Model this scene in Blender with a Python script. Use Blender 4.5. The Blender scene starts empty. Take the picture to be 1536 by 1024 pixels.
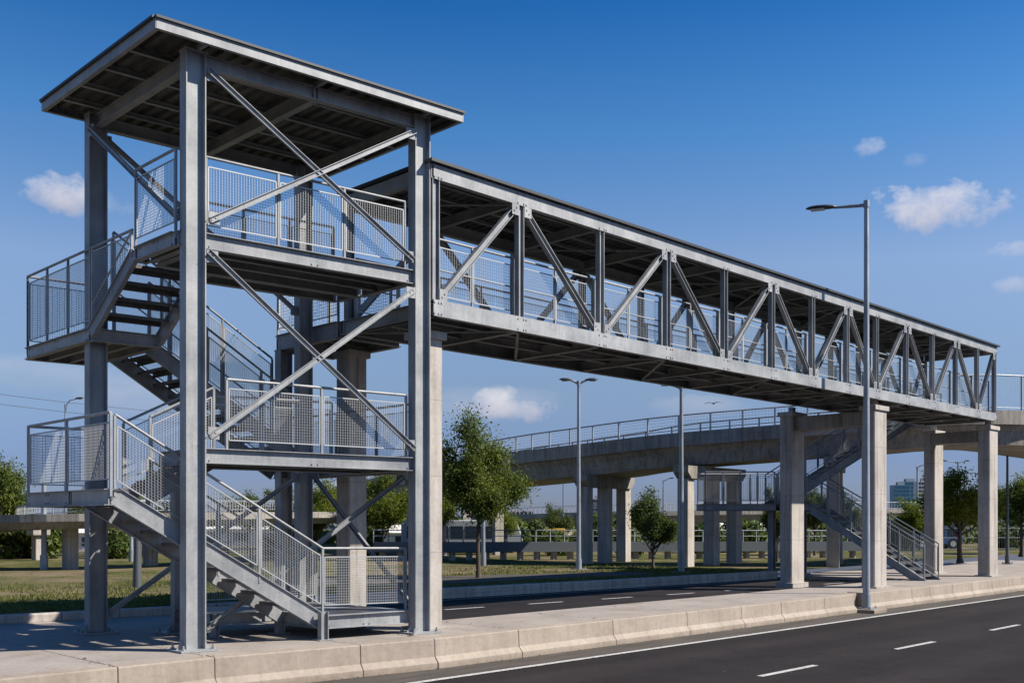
import bpy, math, random
from mathutils import Vector, Matrix
random.seed(7)
scene = bpy.context.scene
col = bpy.data.collections.new("place"); scene.collection.children.link(col)
R = math.radians
ORD = ['first','second','third','fourth','fifth','sixth','seventh','eighth','ninth','tenth','eleventh','twelfth',
       'thirteenth','fourteenth','fifteenth','sixteenth','seventeenth','eighteenth','nineteenth','twentieth']

# ---------------------------------------------------------------- camera (level, shifted up like an architectural lens)
YAW = math.atan2(1532, 1540)
FW = (math.cos(YAW), math.sin(YAW)); RT = (math.sin(YAW), -math.cos(YAW))
EYE = 1.75
def ray_dir(px, py):
    t = (px-768)/1540; e = (783-py)/1540
    return Vector((FW[0]+t*RT[0], FW[1]+t*RT[1], e)).normalized()
def spot(px, d):
    "ground position at depth d along a bearing"
    t = (px-768)/1540
    return ((FW[0]+t*RT[0])*d, (FW[1]+t*RT[1])*d)
cam = bpy.data.cameras.new("camera"); cam.lens = 36*1540/1536; cam.sensor_width = 36
cam.shift_y = (783-512)/1536; cam.clip_end = 5000; cam.clip_start = 0.1
co = bpy.data.objects.new("camera", cam); col.objects.link(co)
co.location = (0, 0, EYE); co.rotation_euler = (R(90), 0, YAW-R(90)); scene.camera = co

# ---------------------------------------------------------------- objects
class MB:
    def __init__(s, T=None): s.v = []; s.f = []; s.T = T; s.smooth = set()
    def add(s, vs, fs, smooth=False):
        n = len(s.v); s.v.extend(Vector(p) for p in vs)
        for f in fs:
            if smooth: s.smooth.add(len(s.f))
            s.f.append(tuple(i+n for i in f))
    def box(s, x0, y0, z0, x1, y1, z1):
        s.add([(x0,y0,z0),(x1,y0,z0),(x1,y1,z0),(x0,y1,z0),(x0,y0,z1),(x1,y0,z1),(x1,y1,z1),(x0,y1,z1)],
              [(3,2,1,0),(4,5,6,7),(0,1,5,4),(1,2,6,5),(2,3,7,6),(3,0,4,7)])
    def cbox(s, x0, y0, z0, x1, y1, z1, c=0.02):
        "upright box with chamfered vertical edges"
        p = [(x0+c,y0),(x1-c,y0),(x1,y0+c),(x1,y1-c),(x1-c,y1),(x0+c,y1),(x0,y1-c),(x0,y0+c)]
        s.poly(p, z0, z1)
    def poly(s, p, z0, z1):
        n = len(p)
        s.add([(x,y,z0) for x,y in p]+[(x,y,z1) for x,y in p],
              [tuple(range(n-1,-1,-1)), tuple(range(n,2*n))]+[(i,(i+1)%n,n+(i+1)%n,n+i) for i in range(n)])
    def ext(s, prof, p, q, up=(0,0,1)):
        "profile (side, up) swept straight from p to q"
        p = Vector(p); q = Vector(q); d = (q-p).normalized(); up = Vector(up)
        sd = d.cross(up)
        if sd.length < 1e-6: sd = d.cross(Vector((0,1,0)))
        sd.normalize(); u = sd.cross(d).normalized(); n = len(prof)
        s.add([p+sd*a+u*b for a,b in prof]+[q+sd*a+u*b for a,b in prof],
              [tuple(range(n)), tuple(range(2*n-1,n-1,-1))]+[(i,n+i,n+(i+1)%n,(i+1)%n) for i in range(n)])
    def bar(s, p, q, w, h, up=(0,0,1)):
        s.ext([(-w/2,-h/2),(w/2,-h/2),(w/2,h/2),(-w/2,h/2)], p, q, up)
    def ibeam(s, p, q, w, h, t=0.012, up=(0,0,1)):
        a, b, c = w/2, h/2, t/2*1.2
        s.ext([(-a,-b),(a,-b),(a,-b+t),(c,-b+t),(c,b-t),(a,b-t),(a,b),(-a,b),(-a,b-t),(-c,b-t),(-c,-b+t),(-a,-b+t)], p, q, up)
    def channel(s, p, q, w, h, side=1, t=0.012, up=(0,0,1)):
        "back of the channel on the +side, lips pointing the other way"
        b = h/2
        pr = [(0,-b),(0,b),(-w,b),(-w,b-t),(-t,b-t),(-t,-b+t),(-w,-b+t),(-w,-b)]
        if side < 0: pr = [(-x,z) for x,z in pr][::-1]
        s.ext(pr, p, q, up)
    def angle(s, p, q, w, t=0.01, up=(0,0,1), sx=1):
        pr = [(0,0),(w*sx,0),(w*sx,t),(t*sx,t),(t*sx,w),(0,w)]
        s.ext(pr if sx > 0 else pr[::-1], p, q, up)
    def tube(s, pts, r, n=8, cap=True, rs=None):
        pts = [Vector(p) for p in pts]; m = len(pts); base = len(s.v); prev = None; vs = []
        for i, p in enumerate(pts):
            d = (pts[min(i+1,m-1)]-pts[max(i-1,0)]).normalized()
            if prev is None:
                a = Vector((0,0,1)) if abs(d.z) < 0.9 else Vector((1,0,0))
                sd = d.cross(a).normalized()
            else:
                sd = (prev-d*prev.dot(d)).normalized()
            prev = sd; u = d.cross(sd); rr = rs[i] if rs else r
            vs += [p+(sd*math.cos(2*math.pi*k/n)+u*math.sin(2*math.pi*k/n))*rr for k in range(n)]
        fs = [(i*n+k, i*n+(k+1)%n, (i+1)*n+(k+1)%n, (i+1)*n+k) for i in range(m-1) for k in range(n)]
        s.add(vs, fs, True)
        if cap: s.add([vs[k] for k in range(n)], [tuple(range(n-1,-1,-1))]); s.add(vs[-n:], [tuple(range(n))])
    def wire(s, p, q, r):
        p = Vector(p); q = Vector(q); d = (q-p).normalized()
        a = Vector((0,0,1)) if abs(d.z) < 0.9 else Vector((1,0,0))
        sd = d.cross(a).normalized(); u = d.cross(sd)
        o = [sd*r, (-sd*0.5+u*0.87)*r, (-sd*0.5-u*0.87)*r]
        s.add([p+k for k in o]+[q+k for k in o], [(0,1,4,3),(1,2,5,4),(2,0,3,5)])
    def bolt(s, p, n, r=0.016, h=0.014):
        p = Vector(p); n = Vector(n).normalized()
        a = Vector((0,0,1)) if abs(n.z) < 0.9 else Vector((1,0,0))
        x = n.cross(a).normalized(); y = n.cross(x)
        k = 6; vs = [p+(x*math.cos(i*math.pi/3)+y*math.sin(i*math.pi/3))*r for i in range(k)]
        s.add(vs+[v+n*h for v in vs], [tuple(range(k,2*k))]+[(i,(i+1)%k,k+(i+1)%k,k+i) for i in range(k)])
    def revolve(s, prof, c=(0,0,0), n=16):
        m = len(prof)
        vs = [(c[0]+r*math.cos(2*math.pi*k/n), c[1]+r*math.sin(2*math.pi*k/n), c[2]+z) for r,z in prof for k in range(n)]
        s.add(vs, [(i*n+k, i*n+(k+1)%n, (i+1)*n+(k+1)%n, (i+1)*n+k) for i in range(m-1) for k in range(n)], True)
    def build(s, name, mat, parent=None, bevel=0):
        T = s.T; off = Vector((0,0,0)); p = parent
        while p is not None: off += p.location; p = p.parent
        vs = [(T(*v) if T else v) for v in s.v]
        me = bpy.data.meshes.new(name); me.from_pydata([tuple(Vector(v)-off) for v in vs], [], s.f)
        me.materials.append(mat)
        if s.smooth: me.polygons.foreach_set('use_smooth', [i in s.smooth for i in range(len(s.f))])
        me.validate(); me.update()
        o = bpy.data.objects.new(name, me); col.objects.link(o)
        if parent is not None: o.parent = parent
        if bevel:
            b = o.modifiers.new('bevel', 'BEVEL'); b.width = bevel; b.segments = 2; b.limit_method = 'ANGLE'; b.angle_limit = R(40)
        return o
def tag(o, label, cat, group=None):
    o['label'] = label; o['category'] = cat
    if group: o['group'] = group
    return o
def thing(name, label, cat, loc=(0,0,0), group=None):
    o = bpy.data.objects.new(name, None); o.empty_display_size = 0.3; col.objects.link(o); o.location = loc
    return tag(o, label, cat, group)
def node(name, parent):
    o = bpy.data.objects.new(name, None); o.empty_display_size = 0.1; col.objects.link(o); o.parent = parent; return o
def kind(o, k): o['kind'] = k; return o
def copy_tree(o, parent=None):
    c = o.copy(); col.objects.link(c)
    if parent is not None: c.parent = parent
    for ch in list(o.children): copy_tree(ch, c)
    return c

# ---------------------------------------------------------------- materials
def mat(name, base, rough=0.6, metal=0.0, fn=None, spec=None):
    m = bpy.data.materials.new(name); m.use_nodes = True
    nt = m.node_tree; b = nt.nodes['Principled BSDF']
    b.inputs['Specular IOR Level'].default_value = 0.35
    b.inputs['Base Color'].default_value = (*base, 1); b.inputs['Roughness'].default_value = rough
    b.inputs['Metallic'].default_value = metal
    if spec is not None: b.inputs['Specular IOR Level'].default_value = spec
    if fn: fn(nt, b)
    return m
def N(nt, t, **kw):
    n = nt.nodes.new(t)
    for k, v in kw.items():
        if k in n.inputs: n.inputs[k].default_value = v
        else: setattr(n, k, v)
    return n
def coords(nt, scale=(1,1,1), what='Object'):
    t = N(nt, 'ShaderNodeTexCoord'); mp = N(nt, 'ShaderNodeMapping'); mp.inputs['Scale'].default_value = scale
    if what == 'World':
        g = N(nt, 'ShaderNodeNewGeometry'); nt.links.new(g.outputs['Position'], mp.inputs['Vector'])
    else: nt.links.new(t.outputs[what], mp.inputs['Vector'])
    return mp.outputs['Vector']
def noise(nt, vec, scale, detail=4, rough=0.55):
    n = N(nt, 'ShaderNodeTexNoise'); n.inputs['Scale'].default_value = scale
    n.inputs['Detail'].default_value = detail; n.inputs['Roughness'].default_value = rough
    nt.links.new(vec, n.inputs['Vector']); return n.outputs['Fac']
def ramp(nt, fac, stops):
    r = N(nt, 'ShaderNodeValToRGB'); e = r.color_ramp.elements
    while len(e) < len(stops): e.new(0.5)
    for i, (p, c) in enumerate(stops):
        e[i].position = p; e[i].color = (*c, 1) if len(c) == 3 else c
    nt.links.new(fac, r.inputs['Fac']); return r.outputs['Color']
def mix(nt, a, b, fac, mode='MIX'):
    m = N(nt, 'ShaderNodeMix', data_type='RGBA', blend_type=mode)
    for s, v in ((m.inputs['Factor'], fac), (m.inputs[6], a), (m.inputs[7], b)):
        if hasattr(v, 'links') or hasattr(v, 'is_linked'): nt.links.new(v, s)
        elif isinstance(v, (int, float)): s.default_value = v
        else: s.default_value = (*v, 1)
    return m.outputs[2]
def bump(nt, b, h, strength=0.2, dist=0.01):
    n = N(nt, 'ShaderNodeBump'); n.inputs['Strength'].default_value = strength; n.inputs['Distance'].default_value = dist
    nt.links.new(h, n.inputs['Height']); nt.links.new(n.outputs['Normal'], b.inputs['Normal'])
def smath2(nt, op, a, b=None, clamp=False):
    n = N(nt, 'ShaderNodeMath', operation=op); n.use_clamp = bool(clamp)
    if op == 'MULTIPLY_ADD': nt.links.new(a, n.inputs[0]); n.inputs[1].default_value = b; n.inputs[2].default_value = clamp; n.use_clamp = True; return n.outputs[0]
    for i, v in enumerate((a, b)):
        if v is None: continue
        if isinstance(v, (int, float)): n.inputs[i].default_value = v
        else: nt.links.new(v, n.inputs[i])
    return n.outputs[0]
def steel_fn(c0, c1, c2):
    def fn(nt, b):
        v = coords(nt, (1,1,1), 'World'); a = noise(nt, v, 2.2, 5); s = noise(nt, coords(nt, (9,9,0.9), 'World'), 2.0, 4)
        f = noise(nt, v, 38, 2)
        c = ramp(nt, a, [(0.3, c0), (0.52, c1), (0.72, c2)])
        st = ramp(nt, s, [(0.42, (0.80,0.80,0.80)), (0.62, (1,1,1))])
        c = mix(nt, c, st, 0.55, 'MULTIPLY')
        sp = ramp(nt, f, [(0.35, (0.88,0.88,0.88)), (0.65, (1.05,1.05,1.05))])
        c = mix(nt, c, sp, 0.7, 'MULTIPLY')
        oi = N(nt, 'ShaderNodeObjectInfo')
        c = mix(nt, c, ramp(nt, oi.outputs['Random'], [(0.0,(0.84,0.85,0.87)),(0.5,(0.97,0.97,0.97)),(1.0,(1.08,1.08,1.07))]), 1.0, 'MULTIPLY')
        gr = noise(nt, coords(nt, (6,6,0.7), 'World'), 3.0, 5, 0.7)
        c = mix(nt, c, ramp(nt, gr, [(0.60,(1,)*3),(0.74,(0.72,0.66,0.58))]), 0.7, 'MULTIPLY')
        nt.links.new(c, b.inputs['Base Color'])
        r = ramp(nt, f, [(0.3, (0.42,)*3), (0.7, (0.60,)*3)]); nt.links.new(r, b.inputs['Roughness'])
        bump(nt, b, f, 0.06, 0.004)
    return fn
def conc_fn(c0, c1, c2, streak=0.6, spec=120, lift=0, foot=False):
    def fn(nt, b):
        v = coords(nt, (1,1,1), 'World'); a = noise(nt, v, 1.1, 6, 0.6)
        c = ramp(nt, a, [(0.28, c0), (0.5, c1), (0.74, c2)])
        s = noise(nt, coords(nt, (5,5,0.35), 'World'), 1.6, 5, 0.65)
        st = ramp(nt, s, [(0.34, (0.62,0.60,0.57)), (0.55, (1,1,1))])
        c = mix(nt, c, st, streak, 'MULTIPLY')
        f = noise(nt, v, spec, 2, 0.6); m2 = noise(nt, v, 14, 4, 0.6)
        sp = ramp(nt, f, [(0.30, (0.72,0.70,0.67)), (0.5, (1,1,1)), (0.75, (1.08,1.08,1.08))])
        c = mix(nt, c, sp, 0.5, 'MULTIPLY')
        mm = ramp(nt, m2, [(0.33, (0.83,0.81,0.79)), (0.58, (1.02,1.02,1.02))])
        c = mix(nt, c, mm, 0.6, 'MULTIPLY')
        g = N(nt, 'ShaderNodeNewGeometry'); sx = N(nt, 'ShaderNodeSeparateXYZ'); nt.links.new(g.outputs['Position'], sx.inputs[0])
        if spec == 70:
            w1 = noise(nt, coords(nt,(0.7,1.1,1),'World'), 0.8, 6, 0.65)
            c = mix(nt, c, ramp(nt, w1, [(0.54,(1,)*3),(0.64,(0.78,0.74,0.70)),(0.72,(0.68,0.63,0.58))]), 0.75, 'MULTIPLY')
            vo = N(nt, 'ShaderNodeTexVoronoi', feature='DISTANCE_TO_EDGE'); vo.inputs['Scale'].default_value = 0.7
            wn = N(nt, 'ShaderNodeTexNoise'); wn.inputs['Scale'].default_value = 1.6; wn.inputs['Detail'].default_value = 6; nt.links.new(v, wn.inputs['Vector'])
            ad = N(nt, 'ShaderNodeVectorMath', operation='ADD'); nt.links.new(v, ad.inputs[0]); nt.links.new(wn.outputs['Color'], ad.inputs[1]); nt.links.new(ad.outputs[0], vo.inputs['Vector'])
            c = mix(nt, c, ramp(nt, vo.outputs['Distance'], [(0.003,(0.55,0.52,0.5)),(0.009,(1,)*3)]), ramp(nt, w1, [(0.40,(0.7,)*3),(0.48,(0,)*3)]), 'MULTIPLY')
        if lift:                              # shutter joint every lift
            fr = smath2(nt, 'FRACT', smath2(nt, 'MULTIPLY', sx.outputs['Z'], 1/lift)); ln = smath2(nt, 'LESS_THAN', fr, 0.012)
            c = mix(nt, c, (0.55,0.53,0.50), smath2(nt, 'MULTIPLY', ln, 0.6), 'MULTIPLY')
            dr = noise(nt, coords(nt, (3.1,3.1,0.12), 'World'), 2.2, 4, 0.7)
            c = mix(nt, c, ramp(nt, dr, [(0.52,(1,)*3),(0.66,(0.58,0.56,0.53))]), 0.75, 'MULTIPLY')
        if foot:                              # road splash and scuffs
            zf = smath2(nt, 'MULTIPLY_ADD', sx.outputs['Z'], -9.0, -3.05)
            nz = smath2(nt, 'MULTIPLY', noise(nt, coords(nt,(1.2,1.2,3),'World'), 3, 5, 0.7), 1.5)
            zf = smath2(nt, 'MULTIPLY', zf, nz, True)
            c = mix(nt, c, (0.66,0.62,0.57), zf, 'MULTIPLY')
            sc = noise(nt, coords(nt,(0.5,0.5,7),'World'), 2.4, 5, 0.75)
            c = mix(nt, c, ramp(nt, sc, [(0.60,(1,)*3),(0.70,(0.72,0.69,0.66))]), 0.7, 'MULTIPLY')
        nt.links.new(c, b.inputs['Base Color'])
        bump(nt, b, m2, 0.25, 0.01)
    return fn
def asphalt_fn(nt, b):
    v = coords(nt, (1,1,1), 'World')
    big = noise(nt, coords(nt, (0.10,0.9,1), 'World'), 1.0, 4, 0.6)      # wear bands along the lanes
    mid = noise(nt, v, 1.3, 5, 0.6); f = noise(nt, v, 95, 2, 0.7)
    c = ramp(nt, big, [(0.3, (0.0175,0.0145,0.0145)), (0.55, (0.0235,0.0195,0.0193)), (0.75, (0.033,0.0275,0.0268))])
    c = mix(nt, c, ramp(nt, mid, [(0.35,(0.86,)*3),(0.65,(1.1,)*3)]), 0.7, 'MULTIPLY')
    c = mix(nt, c, ramp(nt, f, [(0.3,(0.66,)*3),(0.6,(1.05,)*3),(0.74,(1.7,1.65,1.6))]), 0.8, 'MULTIPLY')
    vo = N(nt, 'ShaderNodeTexVoronoi', feature='DISTANCE_TO_EDGE'); vo.inputs['Scale'].default_value = 0.55
    wv = N(nt, 'ShaderNodeVectorMath', operation='ADD'); nt.links.new(v, wv.inputs[0])
    wn = N(nt, 'ShaderNodeTexNoise'); wn.inputs['Scale'].default_value = 2.2; wn.inputs['Detail'].default_value = 5; nt.links.new(v, wn.inputs['Vector'])
    nt.links.new(wn.outputs['Color'], wv.inputs[1]); nt.links.new(wv.outputs[0], vo.inputs['Vector'])
    cr = ramp(nt, vo.outputs['Distance'], [(0.004,(0.45,)*3),(0.012,(1,)*3)])
    msk = ramp(nt, noise(nt, v, 0.23, 3), [(0.5,(0,)*3),(0.58,(0.8,)*3)])
    c = mix(nt, c, cr, msk, 'MULTIPLY')
    st = noise(nt, coords(nt,(0.35,0.9,1),'World'), 0.9, 4, 0.6)
    c = mix(nt, c, ramp(nt, st, [(0.62,(1,)*3),(0.72,(0.70,0.68,0.66))]), 0.8, 'MULTIPLY')
    tk = N(nt, 'ShaderNodeTexWave', wave_type='BANDS', bands_direction='Y'); tk.inputs['Scale'].default_value = 0.175; tk.inputs['Distortion'].default_value = 0.6; tk.inputs['Detail'].default_value = 2
    nt.links.new(v, tk.inputs['Vector'])
    c = mix(nt, c, ramp(nt, tk.outputs['Fac'], [(0.25,(0.86,)*3),(0.8,(1.12,)*3)]), 0.8, 'MULTIPLY')
    nt.links.new(c, b.inputs['Base Color']); bump(nt, b, f, 0.35, 0.006)
def shoulder_fn(nt, b):
    v = coords(nt, (1,1,1), 'World'); a = noise(nt, coords(nt,(0.4,2,1),'World'), 2, 5, 0.65); f = noise(nt, v, 80, 2, 0.7)
    c = ramp(nt, a, [(0.3,(0.048,0.042,0.037)),(0.7,(0.085,0.074,0.064))])
    c = mix(nt, c, ramp(nt, f, [(0.3,(0.7,)*3),(0.7,(1.25,)*3)]), 0.8, 'MULTIPLY')
    nt.links.new(c, b.inputs['Base Color']); bump(nt, b, f, 0.3, 0.006)
def paint_fn(nt, b):
    v = coords(nt, (1,1,1), 'World'); f = noise(nt, v, 60, 3, 0.7); a = noise(nt, v, 4, 4)
    c = ramp(nt, f, [(0.40,(0.15,0.145,0.14)),(0.53,(0.56,0.55,0.52)),(0.8,(0.64,0.63,0.60))])
    c = mix(nt, c, ramp(nt, a, [(0.3,(0.8,)*3),(0.6,(1,)*3)]), 0.6, 'MULTIPLY'); nt.links.new(c, b.inputs['Base Color'])
def ground_fn(nt, b):
    v = coords(nt, (1,1,1), 'World'); a = noise(nt, coords(nt,(0.22,0.22,1),'World'), 1.0, 5, 0.6); m = noise(nt, v, 1.8, 6, 0.7); f = noise(nt, v, 28, 3, 0.75)
    g = ramp(nt, m, [(0.3,(0.040,0.052,0.014)),(0.5,(0.085,0.090,0.026)),(0.7,(0.150,0.135,0.052))])
    d = ramp(nt, m, [(0.3,(0.16,0.12,0.075)),(0.7,(0.27,0.205,0.135))])
    c = mix(nt, g, d, ramp(nt, a, [(0.47,(0,)*3),(0.60,(0.8,)*3)]))
    c = mix(nt, c, ramp(nt, f, [(0.3,(0.55,)*3),(0.6,(1.1,)*3)]), 0.75, 'MULTIPLY')
    nt.links.new(c, b.inputs['Base Color']); bump(nt, b, f, 0.9, 0.05)
def leaf_mat(name, c0, c1, c2, tr=0.25):
    m = bpy.data.materials.new(name); m.use_nodes = True; nt = m.node_tree; b = nt.nodes['Principled BSDF']; out = nt.nodes['Material Output']
    v = coords(nt, (1,1,1), 'World'); a = noise(nt, v, 1.6, 3); f = noise(nt, v, 17, 2)
    c = ramp(nt, a, [(0.3,c0),(0.5,c1),(0.72,c2)])
    c = mix(nt, c, ramp(nt, f, [(0.3,(0.6,)*3),(0.7,(1.35,1.35,1.2))]), 0.8, 'MULTIPLY')
    nt.links.new(c, b.inputs['Base Color']); b.inputs['Roughness'].default_value = 0.6; b.inputs['Specular IOR Level'].default_value = 0.25
    t = N(nt, 'ShaderNodeBsdfTranslucent'); nt.links.new(mix(nt, c, (1.25,1.35,0.55), 1.0, 'MULTIPLY'), t.inputs['Color'])
    ms = N(nt, 'ShaderNodeMixShader'); ms.inputs[0].default_value = tr
    nt.links.new(b.outputs[0], ms.inputs[1]); nt.links.new(t.outputs[0], ms.inputs[2]); nt.links.new(ms.outputs[0], out.inputs['Surface'])
    return m
M = {}
M['steel'] = mat('galvanised_steel', (0.42,0.43,0.44), 0.45, 0.15, steel_fn((0.215,0.224,0.232),(0.292,0.298,0.304),(0.357,0.361,0.365)))
M['steel_dark'] = mat('dark_steel', (0.13,0.15,0.165), 0.5, 0.1, steel_fn((0.15,0.168,0.182),(0.20,0.22,0.236),(0.25,0.27,0.285)))  # darker blue-grey steel used for the far staircase
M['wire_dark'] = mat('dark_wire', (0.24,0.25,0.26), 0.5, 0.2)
M['wire'] = mat('wire_steel', (0.36,0.37,0.375), 0.5, 0.3)
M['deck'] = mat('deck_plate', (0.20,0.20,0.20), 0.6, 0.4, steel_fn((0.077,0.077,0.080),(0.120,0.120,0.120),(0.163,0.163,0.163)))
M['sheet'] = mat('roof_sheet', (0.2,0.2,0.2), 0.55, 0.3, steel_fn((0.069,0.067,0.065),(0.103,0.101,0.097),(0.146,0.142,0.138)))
M['edge'] = mat('roof_edge', (0.05,0.052,0.055), 0.5, 0.3)
M['bolt'] = mat('bolt_steel', (0.16,0.16,0.17), 0.5, 0.6)
M['conc'] = mat('concrete', (0.4,0.36,0.32), 0.85, 0, conc_fn((0.31,0.283,0.255),(0.40,0.368,0.335),(0.46,0.425,0.39), 0.55, 120, 1.25))
M['conc_grey'] = mat('concrete_grey', (0.33,0.31,0.28), 0.85, 0, conc_fn((0.20,0.185,0.163),(0.28,0.26,0.23),(0.345,0.32,0.287), 0.85, 120, 1.25))
M['barrier'] = mat('barrier_concrete', (0.45,0.40,0.35), 0.85, 0, conc_fn((0.245,0.204,0.166),(0.305,0.258,0.213),(0.353,0.303,0.254), 0.35, 90, 0, True))
M['pave'] = mat('paving_concrete', (0.45,0.40,0.36), 0.85, 0, conc_fn((0.232,0.202,0.176),(0.288,0.254,0.225),(0.327,0.292,0.262), 0.1, 70))
M['asphalt'] = mat('asphalt', (0.045,0.043,0.045), 0.85, 0, asphalt_fn, 0.12)
M['shoulder'] = mat('road_shoulder', (0.1,0.09,0.08), 0.9, 0, shoulder_fn, 0.25)
M['path'] = mat('path_asphalt', (0.1,0.09,0.08), 0.9, 0, shoulder_fn, 0.25)
M['paint'] = mat('road_paint', (0.7,0.7,0.68), 0.6, 0, paint_fn)
M['ground'] = mat('grass_ground', (0.08,0.09,0.03), 0.95, 0, ground_fn, 0.1)
M['grass'] = leaf_mat('grass_blade', (0.055,0.075,0.016), (0.10,0.115,0.028), (0.18,0.165,0.055), 0.2)
M['leaf'] = leaf_mat('leaf_green', (0.048,0.072,0.015), (0.092,0.122,0.022), (0.165,0.185,0.036), 0.34)
M['leaf_dark'] = leaf_mat('leaf_dark', (0.036,0.056,0.014), (0.066,0.094,0.022), (0.115,0.14,0.035), 0.32)
M['leaf_lime'] = leaf_mat('leaf_lime', (0.065,0.09,0.012), (0.12,0.15,0.02), (0.20,0.21,0.03), 0.4)
def bark_fn(nt, b):
    s = noise(nt, coords(nt,(14,14,2),'World'), 2, 5, 0.7)
    nt.links.new(ramp(nt, s, [(0.3,(0.045,0.034,0.025)),(0.7,(0.135,0.105,0.078))]), b.inputs['Base Color']); bump(nt, b, s, 0.8, 0.03)
M['bark'] = mat('bark', (0.1,0.08,0.06), 0.9, 0, bark_fn)
M['lamp'] = mat('lamp_paint', (0.33,0.36,0.39), 0.42, 0.45, steel_fn((0.25,0.27,0.29),(0.31,0.335,0.36),(0.36,0.385,0.41)))
M['lamp_dark'] = mat('lamp_head', (0.055,0.06,0.065), 0.5, 0.2)
M['lens'] = mat('lamp_lens', (0.55,0.55,0.52), 0.25)
M['glass'] = mat('dark_glass', (0.03,0.045,0.06), 0.08, 0.0)
M['teal'] = mat('teal_cladding', (0.11,0.21,0.29), 0.35, 0.0)
M['white'] = mat('white_wall', (0.62,0.60,0.58), 0.7)
M['pinkwall'] = mat('pink_wall', (0.42,0.30,0.26), 0.8)
M['greywall'] = mat('grey_wall', (0.30,0.30,0.31), 0.8)
M['beam'] = mat('beam_shaded', (0.10,0.115,0.13), 0.6, 0.1)  # dark tone puts the shade on the low beam into its colour
M['rail_dark'] = mat('dark_rail', (0.10,0.11,0.12), 0.5, 0.4)
M['carwhite'] = mat('white_car_paint', (0.40,0.43,0.46), 0.3)
M['caryellow'] = mat('yellow_car_paint', (0.62,0.34,0.02), 0.35)
M['carblue'] = mat('blue_car_paint', (0.06,0.13,0.28), 0.3)
M['tyre'] = mat('tyre_rubber', (0.02,0.02,0.02), 0.8)
M['bird'] = mat('bird_feathers', (0.03,0.03,0.035), 0.8)
M['wood'] = mat('pole_timber', (0.16,0.13,0.10), 0.85)
S = M['steel']; WIRE = M['wire']

# ---------------------------------------------------------------- world, sun
SUN_AZ = Vector((0.6, -0.8, 0)).normalized(); SUN_EL = R(42)
w = bpy.data.worlds.new("World"); scene.world = w; w.use_nodes = True
nt = w.node_tree; bg = nt.nodes['Background']; bg.inputs['Strength'].default_value = 0.084
sky = N(nt, 'ShaderNodeTexSky'); sky.sky_type = 'NISHITA'; sky.sun_disc = False
sky.sun_elevation = SUN_EL; sky.sun_rotation = math.atan2(SUN_AZ.x, SUN_AZ.y)
sky.altitude = 300; sky.air_density = 1.0; sky.dust_density = 0.6; sky.ozone_density = 2.2
tc = N(nt, 'ShaderNodeTexCoord'); D = tc.outputs['Generated']
def vmath(op, a, b=None):
    n = N(nt, 'ShaderNodeVectorMath', operation=op); nt.links.new(a, n.inputs[0])
    if b is not None: n.inputs[1].default_value = b
    return n
def smath(op, a, b=None, clamp=False):
    n = N(nt, 'ShaderNodeMath', operation=op); n.use_clamp = clamp
    for i, v in enumerate((a, b)):
        if v is None: continue
        if isinstance(v, (int, float)): n.inputs[i].default_value = v
        else: nt.links.new(v, n.inputs[i])
    return n.outputs[0]
cn1 = noise(nt, vmath('MULTIPLY', D, (1,1,1.35)).outputs[0], 26, 9, 0.62)
cn2 = noise(nt, vmath('MULTIPLY', D, (1,1,2.4)).outputs[0], 11, 6, 0.6)
def cloud(px, py, a, b, amt, wisp=False):
    "a cloud standing in one direction of the sky, a by b wide (radians)"
    c = ray_dir(px, py); r = Vector((0,0,1)).cross(c).normalized(); u = c.cross(r).normalized()
    x = smath('MULTIPLY', vmath('DOT_PRODUCT', D, r).outputs['Value'], 1/a)
    y0 = vmath('DOT_PRODUCT', D, u).outputs['Value']
    y = smath('MULTIPLY', y0, 1/b)
    if not wisp:                          # flatter underside: the lower half falls off faster
        neg = smath('MULTIPLY', smath('MINIMUM', y, 0.0), 1.3); y = smath('ADD', smath('MAXIMUM', y, 0.0), neg)
    q = smath('ADD', smath('MULTIPLY', x, x), smath('MULTIPLY', y, y))
    n = cn2 if wisp else cn1
    f = smath('ADD', smath('SUBTRACT', 1.0, q), smath('MULTIPLY', smath('SUBTRACT', n, 0.5), 5.6 if not wisp else 3.2))
    f = smath('MULTIPLY', f, 0.34 if not wisp else 0.40, True); f = smath('MULTIPLY', f, smath('SUBTRACT', 2.0, f))
    front = smath('GREATER_THAN', vmath('DOT_PRODUCT', D, c).outputs['Value'], 0.5)
    f = smath('MULTIPLY', smath('MULTIPLY', f, amt), front)
    return f, y
sep = N(nt, 'ShaderNodeSeparateXYZ'); nt.links.new(D, sep.inputs[0])
grade = ramp(nt, smath('MAXIMUM', sep.outputs['Z'], 0.0), [(0.0,(.30,.355,.62)),(.06,(.335,.39,.65)),(.123,(.54,.56,.67)),(.233,(.84,.84,.91)),(.353,(.36,.73,1.0)),(.449,(.11,.51,.91)),(1.0,(.08,.42,.85))])
skyc = mix(nt, sky.outputs['Color'], grade, 1.0, 'MULTIPLY')     # deep polarised blue overhead, grey-blue air at the horizon
CL = [(1402,316,0.053,0.026,0.95,False),(1306,228,0.017,0.012,0.6,False),(1376,240,0.012,0.008,0.25,False),(98,292,0.030,0.018,0.8,False),(150,306,0.034,0.018,0.25,False),
      (756,612,0.048,0.018,0.85,False),(1518,376,0.022,0.009,0.5,False),(1524,428,0.020,0.009,0.4,False),
      (60,565,0.11,0.020,0.24,True),(250,600,0.10,0.018,0.22,True),(1050,607,0.05,0.012,0.28,True),(700,608,0.09,0.018,0.22,True)]
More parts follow.
